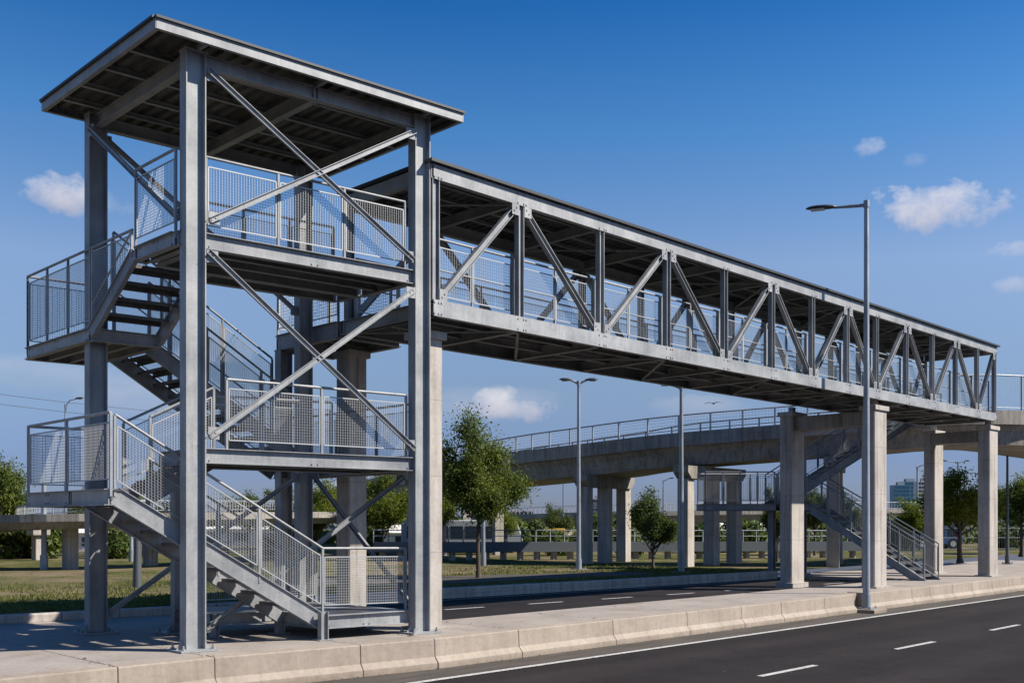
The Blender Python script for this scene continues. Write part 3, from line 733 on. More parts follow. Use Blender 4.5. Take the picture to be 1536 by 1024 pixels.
def bent(label, front, rear, w, wd, ztop, group, zbase=0.0):
    t = thing('bridge_pier', label, 'bridge pier', (front[0],front[1],zbase), group)
    cols = [front]+([rear] if rear else [])
    for (x, y) in cols:
        b = MB(); b.cbox(x-w/2, y-wd/2, zbase, x+w/2, y+wd/2, ztop-0.13, 0.025); c = b.build('pier_column', M['conc'], t)
        b = MB(); b.box(x-w/2-0.05, y-wd/2-0.05, ztop-0.13, x+w/2+0.05, y+wd/2+0.05, ztop); b.build('column_cap', M['conc'], c, bevel=0.012)
        b = MB(); b.cbox(x-w/2-0.09, y-wd/2-0.09, zbase-0.11, x+w/2+0.09, y+wd/2+0.09, zbase+0.035, 0.02); b.build('footing', M['conc'], c)
        b = MB(); b.box(x-0.12, y-0.12, ztop, x+0.12, y+0.12, ztop+0.015); b.ibeam((x,y,ztop+0.015), (x,y,zb0), 0.14, 0.16, 0.014, (1,0,0)); b.build('bearing', S, c)
    if rear:
        b = MB(); b.box(front[0]-w*0.36, front[1]+wd/2, ztop-0.52, front[0]+w*0.36, rear[1]-wd/2, ztop-0.14); b.build('cross_head', M['conc_grey'], t, bevel=0.015)
    return t
G = 'concrete piers under the footbridge'
bent('concrete pier just behind the right front steel column of the stair tower', (11.02,12.98), None, 0.40, 0.42, 4.88, G)
bent('single shaded concrete pier standing inside the back corner of the stair tower', (11.68,15.92), None, 0.42, 0.42, 4.985, G)
bent('pair of concrete bridge piers beside the tall street lamp, joined by a cross head', (26.55,12.62), (26.5,15.05), 0.72, 0.38, 4.88, G, 0.0)
bent('pair of concrete bridge piers at the far right end, beyond the staircase foot', (34.70,12.62), (35.2,14.6), 0.72, 0.38, 4.88, G)

# ---------------------------------------------------------------- far staircase under the bridge
st = thing('staircase', 'grey steel staircase with mesh railings climbing from the pavement to the far bridge end', 'staircase', (30.9,12.85,0))
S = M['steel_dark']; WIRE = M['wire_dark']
# local frame: landing lies square to the picture's depth
def SL(a, c, z):                       # a along RT from the landing's left end, c away from the viewer
    o = (28.45, 19.35)
    return (o[0]+RT[0]*a+FW[0]*c, o[1]+RT[1]*a+FW[1]*c, z)
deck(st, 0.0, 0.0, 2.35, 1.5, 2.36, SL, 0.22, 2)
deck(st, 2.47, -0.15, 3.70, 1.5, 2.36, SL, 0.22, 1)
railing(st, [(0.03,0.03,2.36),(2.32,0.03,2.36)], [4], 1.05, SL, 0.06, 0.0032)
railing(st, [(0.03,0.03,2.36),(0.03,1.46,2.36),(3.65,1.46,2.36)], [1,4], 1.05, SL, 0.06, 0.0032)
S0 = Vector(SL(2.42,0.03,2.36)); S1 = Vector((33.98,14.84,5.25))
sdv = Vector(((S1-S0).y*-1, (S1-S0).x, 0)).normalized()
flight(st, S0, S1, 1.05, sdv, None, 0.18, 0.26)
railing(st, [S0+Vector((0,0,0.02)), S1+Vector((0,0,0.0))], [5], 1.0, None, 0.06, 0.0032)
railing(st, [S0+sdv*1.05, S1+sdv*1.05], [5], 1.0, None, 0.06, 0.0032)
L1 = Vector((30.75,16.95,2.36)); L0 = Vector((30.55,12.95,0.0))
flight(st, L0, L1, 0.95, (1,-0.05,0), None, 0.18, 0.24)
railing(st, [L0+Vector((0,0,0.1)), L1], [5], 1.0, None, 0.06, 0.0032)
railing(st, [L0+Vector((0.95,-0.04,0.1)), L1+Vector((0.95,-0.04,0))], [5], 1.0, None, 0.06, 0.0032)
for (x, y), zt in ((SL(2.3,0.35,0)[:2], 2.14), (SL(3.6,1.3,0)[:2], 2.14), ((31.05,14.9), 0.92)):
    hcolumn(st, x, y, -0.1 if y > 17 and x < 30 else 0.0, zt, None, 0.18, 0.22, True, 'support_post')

S = M['steel']; WIRE = M['wire']
# ---------------------------------------------------------------- viaducts
def offset(pts, o):
    out = []
    for i, p in enumerate(pts):
        a = Vector(pts[max(i-1,0)][:2]); c = Vector(pts[min(i+1,len(pts)-1)][:2]); d = (c-a).normalized(); n = Vector((d.y,-d.x))
        out.append((p[0]+n.x*o, p[1]+n.y*o, p[2]))
    return out
def smooth_path(pts, n=6):
    out = []; P = [Vector(p) for p in pts]; P = [P[0]*2-P[1]]+P+[P[-1]*2-P[-2]]
    for i in range(1, len(P)-2):
        for k in range(n):
            t = k/n; a, b_, c, d = P[i-1], P[i], P[i+1], P[i+2]
            out.append(tuple(0.5*((2*b_)+(c-a)*t+(2*a-5*b_+4*c-d)*t*t+(3*b_-a-3*c+d)*t**3)))
    out.append(tuple(P[-2])); return out
def sweep(parent, name, path, prof, m, bev=0):
    """prof: list of (offset to the right, dz) round the section"""
    b = MB(); n = len(prof); ring = [offset(path, o) for o, z in prof]
    vs = []
    for i in range(len(path)):
        for k, (o, z) in enumerate(prof): q = ring[k][i]; vs.append((q[0], q[1], q[2]+z))
    fs = [(i*n+k, i*n+(k+1)%n, (i+1)*n+(k+1)%n, (i+1)*n+k) for i in range(len(path)-1) for k in range(n)]
    fs += [tuple(range(n-1,-1,-1)), tuple(range((len(path)-1)*n, len(path)*n))]
    b.add(vs, fs); return b.build(name, m, parent)
via = thing('viaduct', 'grey concrete viaduct with a mesh railing curving behind the footbridge on portal piers', 'viaduct', (31,22,0))
VP = smooth_path([(48,12.6,5.75),(41,12.5,5.75),(38.0,13.3,5.72),(36.4,14.8,5.66),(35.0,16.8,5.5),(33.1,19.2,5.28),(30.75,22.6,5.00),(29.9,26.0,4.77),(30.6,31.0,4.66),(33.5,40,4.5),(40,55,4.2),(52,77,4.0)], 6)
# path = top outer edge of the near parapet; the deck lies to its far side
sweep(via, 'parapet', VP, [(0,0),(0.22,0),(0.22,-0.50),(0,-0.50)], M['conc_grey'])
sweep(via, 'parapet', VP, [(3.6,0),(3.82,0),(3.82,-0.50),(3.6,-0.50)], M['conc_grey'])
gd = sweep(via, 'girder', VP, [(0.14,-0.505),(3.68,-0.505),(3.6,-0.9),(3.3,-1.2),(0.42,-1.2),(0.30,-0.75)], M['conc_grey'])
def path_rail(parent, path, o, h, step, m, pitch=0.09, wr=0.006, z0=0.0, wires=True):
    P = [Vector(p) for p in offset(path, o)]; out = [P[0]]; acc = 0
    for a, c in zip(P, P[1:]):
        L = (c-a).length; t = step-acc
        while t <= L: out.append(a+(c-a)*(t/L)); t += step
        acc = (acc+L) % step
    b = MB(); U = Vector((0,0,1))
    b.tube([p+U*(h+z0) for p in out], 0.03, 6)
    for p in out: b.bar(p+U*z0, p+U*(h+z0), 0.05, 0.05, (1,0,0))
    for zz in (0.1,): b.tube([p+U*(zz+z0) for p in out], 0.018, 5)
    r = b.build('railing', m, parent)
    if wires:
        for a, c in zip(out, out[1:]):
            w = MB(); n = max(2, int((c-a).length/pitch))
            for k in range(1, n): x = a+(c-a)*(k/n); w.wire(x+U*(z0+0.1), x+U*(z0+h), wr)
            for k in range(1, int(h/pitch)): w.wire(a+U*(z0+0.1+k*pitch), c+U*(z0+0.1+k*pitch), wr)
            w.build('mesh_panel', M['wire'], r)
    return r
path_rail(via, VP[18:], 0.11, 0.64, 1.15, M['lamp'], 0.11, 0.004)
path_rail(via, VP[:18], 0.11, 1.25, 1.3, M['lamp'], 0.09, 0.004)
path_rail(via, VP, 3.71, 0.64, 1.15, M['rail_dark'], 0.11, 0.004, wires=False)
def portal(parent, cols, ztop, w=0.44, capd=0.46, z0=0.1, over=0.35):
    """columns under one cap beam; ends of the cap are raked"""
    p = Vector((*cols[0],0)); q = Vector((*cols[-1],0)); d = (q-p).normalized(); s = Vector((d.y,-d.x,0))
    b = MB(); a = p-d*over; c = q+d*over
    prof = [(a,ztop),(c,ztop),(c,ztop-capd*0.5),(c-d*0.25,ztop-capd),(a+d*0.25,ztop-capd),(a,ztop-capd*0.5)]
    n = len(prof); vs = [Vector((x.x,x.y,z))-s*0.32 for x,z in prof]+[Vector((x.x,x.y,z))+s*0.32 for x,z in prof]
    b.add(vs, [tuple(range(n)), tuple(range(2*n-1,n-1,-1))]+[(i,n+i,n+(i+1)%n,(i+1)%n) for i in range(n)])
    pr = b.build('pier_cap', M['conc_grey'], parent)
    for (x, y) in cols:
        b = MB(); h = w/2; c0 = Vector((x,y,0))
        pts = [c0+d*(h*sx)+s*(h*sy) for sx, sy in ((-1,-1),(1,-1),(1,1),(-1,1))]
        b.poly([(v.x,v.y) for v in pts], z0, ztop-capd+0.001); b.build('pier_column', M['conc'], pr)
portal(via, [(30.2,26.05),(31.7,26.3),(33.2,26.55)], 3.58)
portal(via, [(31.0,21.9),(32.8,22.0),(34.5,22.1)], 3.80)
portal(via, [(34.6,18.0),(37.2,19.2)], 4.12)
portal(via, [(32.9,37.6),(35.6,36.4)], 3.25)
portal(via, [(35.6,43.4),(38.6,42.0)], 3.15)
portal(via, [(42.5,58.5),(45.4,56.8)], 2.92)

lv = thing('low_viaduct', 'low concrete ramp bridge on pillars seen beneath the lower landing at left', 'viaduct', (14.1,35.5,0.14))
LVP = smooth_path([(27,78,0.9),(21.7,63.3,1.25),(17.0,50,1.62),(14.3,40,1.9),(14.8,36.4,2.02),(18.2,36.0,2.1),(24.5,38.5,2.2),(30,42,2.2)], 6)
sweep(lv, 'girder', LVP, [(0,0),(2.4,0),(2.4,-0.25),(2.1,-0.5),(0.3,-0.5),(0,-0.25)], M['conc_grey'])
path_rail(lv, LVP, 0.1, 0.45, 1.2, M['lamp'], 0.15, 0.008)
for (x, y, zt) in ((14.35,35.75,1.55),(17.6,36.5,1.6),(16.9,45.5,1.2),(20.6,55,0.9)):
    b = MB(); b.cbox(x-0.20, y-0.24, 0.1, x+0.20, y+0.24, zt, 0.03)
    c = b.build('pier_column', M['conc'], lv)
    b = MB(); b.box(x-0.36, y-0.40, zt, x+0.36, y+0.40, zt+0.30); b.build('pier_head', M['conc'], c, bevel=0.02)

fv = thing('distant_viaduct', 'distant grey road viaduct on slim piers seen level between the tree and the portal pier', 'viaduct', (78,78,0))
FVP = smooth_path([(*spot(560,108),2.15),(*spot(700,104),2.25),(*spot(860,100),2.6),(*spot(1000,100),2.8),(*spot(1200,104),3.0),(*spot(1420,112),3.2)], 6)
sweep(fv, 'girder', FVP, [(0,0),(6,0),(6,-0.4),(5.4,-1.15),(0.6,-1.15),(0,-0.35)], M['conc_grey'])
path_rail(fv, FVP, 0.2, 0.75, 2.5, M['lamp'], 0.4, 0.02)
for px in (600,757,848,1050,1180,1330):
    x, y = spot(px, 105); b = MB(); b.cbox(x-0.5,y-0.5,0.1,x+0.5,y+0.5,1.7,0.05); b.build('pier_column', M['conc'], fv)

# low elevated pipe-like beam with a rail, in front of the parked vehicles
gw = thing('low_beam_bridge', 'long low grey beam on short posts with a thin rail, crossing behind the lawn', 'low bridge', (*spot(850,44),0.14))
a0 = spot(560,43); a1 = spot(1290,47)
b = MB(); b.box(0,0,0,0.001,0.001,0.001); b = MB(); b.bar((*a0,0.72), (*a1,0.66), 0.5, 0.42); b.build('beam', M['beam'], gw)
P0 = Vector((*a0,0.93)); P1 = Vector((*a1,0.87))
b = MB()
for k in range(36):
    p = P0+(P1-P0)*(k/35); b.bar(p, p+Vector((0,0,0.5)), 0.04, 0.04, (1,0,0))
b.tube([P0+Vector((0,0,0.5)), P1+Vector((0,0,0.5))], 0.025, 6); b.tube([P0+Vector((0,0,0.25)), P1+Vector((0,0,0.25))], 0.018, 6); b.build('railing', M['lamp'], gw)
for k in range(30):
    p = P0+(P1-P0)*((k+0.5)/30); b = MB(); b.cbox(p.x-0.11,p.y-0.11,0.1,p.x+0.11,p.y+0.11,0.5,0.02); b.build('post', M['conc'], gw)

# ---------------------------------------------------------------- street lamps
def lamp_head(parent, c, d, L=0.62, w=0.24, m=None):
    """cobra head: flat teardrop, lens below"""
    d = Vector((d[0],d[1],0)).normalized(); s = Vector((d.y,-d.x,0)); c = Vector(c); U = Vector((0,0,1))
    b = MB(); secs = [(0,0.05,0.045,0.0),(0.12,0.075,0.06,0.01),(0.35,0.115,0.075,0.02),(0.65,0.12,0.07,0.03),(0.88,0.09,0.05,0.035),(1.0,0.03,0.02,0.035)]
    n = 10; vs = []
    for t, ww, hh, zz in secs:
        for k in range(n):
            a = 2*math.pi*k/n; zc = math.sin(a); vs.append(c+d*(t*L)+s*(math.cos(a)*ww*w/0.24)+U*(zz+(zc*hh if zc > 0 else zc*hh*0.35)))
    fs = [(i*n+k,i*n+(k+1)%n,(i+1)*n+(k+1)%n,(i+1)*n+k) for i in range(len(secs)-1) for k in range(n)]+[tuple(range(n-1,-1,-1)), tuple(range(len(vs)-n,len(vs)))]
    b.add(vs, fs, True); h = b.build('lamp_head', m or M['lamp_dark'], parent)
    b = MB(); o = c+d*(L*0.38)+U*(-0.012); b.bar(o, o+d*(L*0.45), w*0.62, 0.022); b.build('lens', M['lens'], h)
    return h
def lamp_post(label, x, y, z0, H, arms, r0=0.08, r1=0.05, base=True, rise=0.12, group='street lamps', L=0.62, curved=False, head_m=None, pm=None):
    t = thing('street_lamp', label, 'street lamp', (x,y,z0), group); pm = pm or M['lamp']
    b = MB(); b.tube([(x,y,z0),(x,y,z0+H*0.5),(x,y,z0+H)], r0, 12, True, [r0,(r0+r1)/2,r1])
    if base:
        b.tube([(x,y,z0),(x,y,z0+0.35)], r0*1.25, 12)
    b.build('pole', pm, t)
    if base:
        b = MB(); b.box(x-r0*2.4,y-r0*2.4,z0,x+r0*2.4,y+r0*2.4,z0+0.02)
        for sx in (-1,1):
            for sy in (-1,1): b.bolt((x+sx*r0*1.8,y+sy*r0*1.8,z0+0.02),(0,0,1),0.025,0.04)
        b.build('base_plate', pm, t)
    for (ax, ay, al) in arms:
        d = Vector((ax,ay,0)).normalized(); p = Vector((x,y,z0+H-0.08)); q = p+d*al+Vector((0,0,rise))
        if curved: pts = [p-Vector((0,0,0.5)), p+Vector((0,0,0.05))+d*0.05, p+d*al*0.4+Vector((0,0,rise*0.8)), q]
        else: pts = [p, p+d*al*0.5+Vector((0,0,rise*0.65)), q]
        b = MB(); b.tube(pts, r1*0.75, 8, True, [r1*0.8]*(len(pts)-1)+[r1*0.55]); b.build('arm', pm, t)
        lamp_head(t, q-d*0.03, d, L, L*0.39, head_m)
    if not base or True:
        b = MB(); b.tube([(x,y,z0+H-0.14),(x,y,z0+H+0.03)], r1*1.25, 10); b.build('top_cap', pm, t)
    return t
lamp_post('tall single arm street lamp standing at the barrier in front of the footbridge', 23.95, 11.58, -0.36, 9.95, [(-0.45,1.0,0.74)], 0.088, 0.056, True, 0.02, L=0.72)
b = MB(); b.box(23.62,11.22,-0.47,24.30,11.95,-0.36); b.box(23.64,12.0,-0.47,24.28,12.24,-0.02)
tag(b.build('lamp_footing', M['barrier'], bevel=0.012), 'small concrete footing block under the tall street lamp', 'footing')
x, y = spot(868, 35.4); lamp_post('double headed street lamp on the lawn in front of the portal pier', x, y, 0.14, 6.45, [(RT[0],RT[1],0.25),(-RT[0],-RT[1],0.25)], 0.085, 0.05, True, 0.12, L=0.45)
x, y = spot(1022, 33.1); lamp_post('grey lamp pole on the lawn whose head is hidden behind the bridge deck', x, y, 0.14, 6.0, [(RT[0],RT[1],0.3),(-RT[0],-RT[1],0.3)], 0.09, 0.055, True, 0.1, L=0.45)
x, y = spot(1511, 43); lamp_post('slim dark double lamp at the right edge beyond the last pier', x, y, 0.02, 4.9, [(RT[0],RT[1],0.18),(-RT[0],-RT[1],0.14)], 0.075, 0.04, True, 0.05, L=0.32, pm=M['rail_dark'])
x, y = spot(1376, 75); lamp_post('distant single arm lamp in front of the teal office block', x, y, 0.14, 5.65, [(RT[0],RT[1],0.7)], 0.09, 0.06, False, 0.25, L=0.5, curved=True)
x, y = spot(1437, 80); lamp_post('distant double arm lamp rising behind the tree right of the far pier', x, y, 0.14, 6.3, [(RT[0],RT[1],0.55),(-RT[0],-RT[1],0.8)], 0.08, 0.05, False, 0.15, L=0.45)
x, y = spot(845, 90); lamp_post('distant lamp on the far viaduct left of the portal pier', x, y, 2.3, 4.0, [(RT[0],RT[1],0.7)], 0.07, 0.05, False, 0.1, L=0.5)
x, y = spot(995, 85); lamp_post('distant lamp above the bushy tree between the two portal piers', x, y, 2.5, 2.7, [(RT[0],RT[1],0.5)], 0.08, 0.05, False, 0.25, L=0.45)
x, y = spot(98, 48); lamp_post('curved arm lamp rising behind the lower left landing', x, y, 0.14, 7.1, [(RT[0],RT[1],0.5)], 0.06, 0.035, False, 0.35, L=0.4, curved=True)
def plain_pole(label, px, d, H, r=0.09):
    x, y = spot(px, d); t = thing('utility_pole', label, 'pole', (x,y,0.14), 'plain poles on the lawn')
    b = MB(); b.tube([(x,y,0.14),(x,y,0.14+H)], r, 10, True, [r,r*0.75]); b.build('pole', M['lamp'], t)
    b = MB(); b.tube([(x,y,0.14),(x,y,0.14+0.5)], r*1.3, 10); b.build('sleeve', M['lamp'], t)
plain_pole('thin white pole standing left of the ramp pillar on the dry lawn', 66, 35, 3.0, 0.10)
plain_pole('thin pole directly behind the trunk of the nearest tree', 725, 38, 3.2, 0.08)
plain_pole('thin pale pole beyond the lawn, right of the landing column', 197, 42, 2.6, 0.08)

x, y = spot(206, 25.2); t = thing('post', 'dark tapering post on the lawn between the landing column and the near steel column', 'post', (x,y,0.14))
b = MB(); b.tube([(x,y,0.1),(x,y,1.0),(x,y,1.75)], 0.1, 12, True, [0.115,0.09,0.075]); b.build('shaft', M['rail_dark'], t)
b = MB(); b.tube([(x,y,1.72),(x,y,1.80)], 0.095, 12); b.build('cap', M['rail_dark'], t)
# ---------------------------------------------------------------- trees
def tree_data(seed, H, trunk_h, cw, nleaf, leaf, limbs=7, tr=0.11, lean=0.0):
    """tapered trunk, forked limbs and leaf faces gathered in clumps at the twig ends"""
    rnd = random.Random(seed); tb = MB(); lb = MB(); tips = []
    def limb(p, d, L, r, lvl):
        pts = [p]; n = 4; q = p.copy(); dd = d.copy()
        for i in range(n):
            dd = (dd+Vector((rnd.uniform(-.22,.22),rnd.uniform(-.22,.22),rnd.uniform(-.05,.16)))).normalized(); q = q+dd*(L/n); pts.append(q.copy())
        tb.tube(pts, r, 6 if lvl else 8, False, [r*(1-0.17*i) for i in range(n+1)])
        if lvl >= 2: tips.extend([(pts[2],0.7),(pts[3],0.9),(pts[4],1.0)]); return
        k = 3 if lvl else 4
        for j in range(k):
            s = pts[2+(j%3)] if j < k-1 else pts[-1]
            a = rnd.uniform(0,2*math.pi); sp = rnd.uniform(0.5,0.95)
            nd = (dd*1.0+Vector((math.cos(a)*sp,math.sin(a)*sp,rnd.uniform(-.1,.5)))).normalized()
            limb(s, nd, L*rnd.uniform(.50,.72), r*0.52, lvl+1)
    top = Vector((lean*H*0.2,0,trunk_h))
    tb.tube([Vector((0,0,-0.1)),Vector((0.02,0.01,trunk_h*0.12)),Vector((0.0,0.03,trunk_h*0.55)),top], tr, 10, False, [tr*1.7,tr*1.1,tr*0.95,tr*0.85])
    ch = H-trunk_h
    for k in range(limbs):
        a = 2*math.pi*k/limbs+rnd.uniform(-.4,.4); up = rnd.uniform(0.45,1.25)
        d = Vector((math.cos(a),math.sin(a),up)).normalized()
        reach = min(cw*0.62/max(0.3,math.hypot(d.x,d.y)), ch*0.62/max(0.25,d.z))
        limb(top+Vector((0,0,rnd.uniform(-0.12,0.35)*ch*0.4)), d, reach*rnd.uniform(.55,.75), tr*0.55, 0)
    limb(top, Vector((rnd.uniform(-.2,.2),rnd.uniform(-.2,.2),1)).normalized(), ch*0.47, tr*0.7, 0)
    per = max(1, nleaf//max(1,len(tips)))
    # gaps: some twigs stay nearly bare
    for (p, wgt) in tips:
        m = int(per*wgt*rnd.choice((0.1,0.4,0.8,1.0,1.4,1.9))); R0 = 0.46*rnd.uniform(0.55,1.35)
        for i in range(m):
            o = Vector((rnd.gauss(0,1),rnd.gauss(0,1),rnd.gauss(0,0.75)))*R0*0.55; c = p+o
            nrm = (Vector((rnd.gauss(0,.7),rnd.gauss(0,.7),rnd.gauss(0.45,.6)))+o.normalized()*0.5 if o.length else Vector((0,0,1)))
            nrm = nrm.normalized() if nrm.length else Vector((0,0,1))
            a = nrm.cross(Vector((rnd.gauss(0,1),rnd.gauss(0,1),rnd.gauss(0,1)))).normalized(); e = nrm.cross(a)
            L = leaf*rnd.uniform(.65,1.3); wd = L*rnd.uniform(.34,.5)
            lb.add([c-a*L*0.5, c+e*wd*0.5+nrm*0.1*L, c+a*L*0.5, c-e*wd*0.5+nrm*0.1*L], [(0,1,2,3)])
    return tb, lb
def mesh_of(b, name, m):
    me = bpy.data.meshes.new(name); me.from_pydata([tuple(v) for v in b.v], [], b.f); me.materials.append(m)
    if b.smooth: me.polygons.foreach_set('use_smooth', [i in b.smooth for i in range(len(b.f))])
    me.update(); return me
def plant(name, label, cat, loc, meshes, scale=1.0, rz=0.0, group=None, sz=None):
    t = thing(name, label, cat, loc, group); t.rotation_euler.z = rz; t.scale = (scale, scale, sz or scale)
    for nm, me, m in meshes:
        o = bpy.data.objects.new(nm, me); col.objects.link(o); o.parent = t
        if m is not None: o.material_slots[0].link = 'OBJECT'; o.material_slots[0].material = m
    return t
def make_kind(seed, *a, **k):
    tb, lb = tree_data(seed, *a, **k); return mesh_of(tb, 'trunk', M['bark']), mesh_of(lb, 'crown', M['leaf'])
hero = make_kind(14, 5.05, 1.60, 1.75, 38000, 0.105, limbs=8, tr=0.075)
kA = make_kind(21, 5.0, 1.5, 2.1, 28000, 0.145, limbs=8, tr=0.10)
kB = make_kind(35, 5.0, 0.9, 2.4, 28000, 0.16, limbs=9, tr=0.11)
kC = make_kind(48, 5.0, 1.2, 2.1, 28000, 0.15, limbs=8, tr=0.10)
TG = 'roadside trees'
def tree(label, px, d, H, kd, lm, rz=0.0, wide=1.0, group=TG):
    x, y = spot(px, d); s = H/5.0
    t = plant('tree', label, 'tree', (x,y,0.1), [('trunk',kd[0],None),('crown',kd[1],M[lm])], s*wide, rz, group, s)
tree('nearest young tree with an open green crown, right of the stair tower', 718, 29.8, 5.0, hero, 'leaf', 0.6, 0.88)
tree('bushy dark green tree with a low crown left of the plain lamp pole', 980, 36, 3.0, kB, 'leaf_dark', 1.0, 0.78)
tree('tall tree at the far left edge beside the lower landing', -6, 39, 4.5, kA, 'leaf', 2.2, 0.8)
tree('broad tree between the two far end bridge piers', 1440, 44, 4.3, kC, 'leaf_lime', 0.3, 1.15)
tree('rounded lime green tree below the teal office block', 1368, 58, 3.2, kB, 'leaf_lime', 2.9, 1.0)
tree('tree at the right edge behind the slim dark double lamp', 1532, 52, 4.3, kA, 'leaf', 4.0, 1.1)
tree('lime tree framed by the stair tower, left of the shaded pier', 470, 46, 3.7, kB, 'leaf_lime', 5.0, 0.9)
tree('lime green tree framed by the tower just right of the shaded pier', 575, 44, 4.1, kC, 'leaf_lime', 1.7, 0.85)
tree('smaller lime tree right of the tower, behind the nearest tree', 655, 43, 3.6, kA, 'leaf_lime', 3.3, 0.75)
tree('mid green tree behind the pole and the nearest trunk', 752, 52, 3.3, kB, 'leaf_lime', 0.9, 0.7)
tree('slender tree seen under the far staircase landing', 1166, 42, 3.4, kC, 'leaf', 2.0, 0.6)
tree('tree standing behind the lower flight of the far staircase', 1222, 50, 3.6, kA, 'leaf_dark', 2.5, 0.8)
tree('tree behind the shaded pier of the lamp side pair', 1275, 56, 3.5, kB, 'leaf_dark', 1.2, 0.8)
tree('leafy tree seen right of the landing column at left', 215, 48, 3.3, kB, 'leaf_lime', 1.5, 0.8)
tree('leafy tree behind the foot of the near left steel column', 262, 54, 3.6, kC, 'leaf', 4.2, 0.85)
tree('dark tree behind the bottom flight of the tower', 372, 52, 3.4, kA, 'leaf_dark', 0.4, 0.95)
tree('spreading tree behind the low viaduct pillar at left', 128, 60, 3.9, kA, 'leaf', 5.3, 0.8)
tree('lime green tree seen through the tower between its two shaded supports', 520, 50, 3.9, kA, 'leaf_lime', 0.2, 0.95)
tree('mid green tree seen past the foot of the bottom flight', 432, 47, 3.5, kC, 'leaf', 1.1, 0.95)
tree('dark tree behind the low railed beam, left of the portal pier', 838, 66, 3.0, kB, 'leaf_dark', 2.1, 0.9)
tree('dark tree behind the railed beam, between the two portal piers', 962, 70, 3.2, kA, 'leaf_dark', 3.0, 0.9)
# shrubs, mostly in darker leaves that stand in for the viaduct's shade
def shrub_data(seed, n, leaf):
    rnd = random.Random(seed); b = MB(); s = MB()
    lobes = [(Vector((rnd.uniform(-.6,.6),rnd.uniform(-.6,.6),rnd.uniform(.3,.9))), rnd.uniform(.3,.55)) for _ in range(9)]
    for c, r in lobes: s.tube([(0,0,-0.05), c*0.6, c], 0.03, 5, False, [0.04,0.025,0.012])
    for i in range(n):
        c, r = rnd.choice(lobes); o = Vector((rnd.gauss(0,1),rnd.gauss(0,1),rnd.gauss(0,1))); o = o.normalized()*r*(rnd.random()**0.4)
        p = c+o; p.z = max(p.z, 0.03); nrm = (o.normalized()+Vector((rnd.gauss(0,.6),rnd.gauss(0,.6),rnd.gauss(.2,.6)))).normalized()
        a = nrm.cross(Vector((rnd.gauss(0,1),rnd.gauss(0,1),rnd.gauss(0,1)))).normalized(); e = nrm.cross(a); L = leaf*rnd.uniform(.7,1.3)
        b.add([p-a*L*.5,p+e*L*.22,p+a*L*.5,p-e*L*.22], [(0,1,2,3)])
    return mesh_of(s,'stem',M['bark']), mesh_of(b,'foliage',M['leaf'])
sh = shrub_data(5, 3800, 0.17); sh2 = shrub_data(9, 3800, 0.17)
def shrub(label, px, d, s, lm, k=0, sx=1.0):
    x, y = spot(px, d); a = (sh, sh2)[k % 2]
    plant('shrub', label, 'shrub', (x,y,0.12), [('stem',a[0],None),('foliage',a[1],M[lm])], s*sx, px*0.37, 'shrubs and bushes', s)
shrub('large shrub by the white pole, left of the ramp pillar', 45, 46, 1.5, 'leaf_dark', 0, 1.1)
shrub('dark shrub between white pole and ramp pillar', 84, 50, 1.55, 'leaf', 1, 1.0)
shrub('low shrub at the far left below the tall edge tree', 14, 50, 1.2, 'leaf_dark', 1)
shrub('shrub to the right of the landing column', 172, 46, 1.1, 'leaf_dark', 0)
shrub('rounded dark bush right of the nearest trunk, by the long low beam', 795, 58, 1.7, 'leaf_dark', 1)
shrub('clipped round bush on the low beam left of the portal pier', 832, 50, 1.0, 'leaf_dark', 0, 0.8)
shrub('dark bush behind the portal pier columns', 905, 60, 1.7, 'leaf_dark', 0, 1.1)
shrub('green bush under the low beam left of the lamp pole', 950, 48, 1.0, 'leaf_dark', 1)
shrub('bush between the paired viaduct columns', 1060, 54, 1.3, 'leaf_dark', 0)
shrub('bush left of the far landing post', 1120, 56, 1.6, 'leaf_dark', 1, 1.1)
shrub('dark bush behind the far staircase foot', 1340, 60, 1.6, 'leaf_dark', 0, 1.1)
shrub('dark bush to the right of the last pier', 1500, 62, 1.6, 'leaf_dark', 1, 1.2)
shrub('bush seen through the bottom landing mesh', 545, 50, 1.2, 'leaf', 0)
shrub('low bush behind the low deck of the tower', 420, 44, 0.9, 'leaf_dark', 1)
# far wood behind everything reads as one mass
rnd = random.Random(3); b = MB()
for i in range(38000):
    px = rnd.uniform(-150, 1700); d = rnd.uniform(76, 92); x, y = spot(px, d)
    h = 1.15+0.35*math.sin(px*0.021)+0.4*math.sin(px*0.057+1)+0.25*math.sin(px*0.13)
    z = 0.1+h*(rnd.random()**0.7); nrm = Vector((rnd.gauss(-FW[0],.7),rnd.gauss(-FW[1],.7),rnd.gauss(.4,.5))).normalized()
    a = nrm.cross(Vector((rnd.gauss(0,1),rnd.gauss(0,1),rnd.gauss(0,1)))).normalized(); e = nrm.cross(a); L = rnd.uniform(.22,.5)
    p = Vector((x,y,z)); b.add([p-a*L*.5,p+e*L*.35,p+a*L*.5,p-e*L*.35], [(0,1,2,3)])
o = kind(b.build('distant_wood', M['leaf_dark']), 'stuff'); o['label'] = 'dark band of far-off woodland along the horizon'
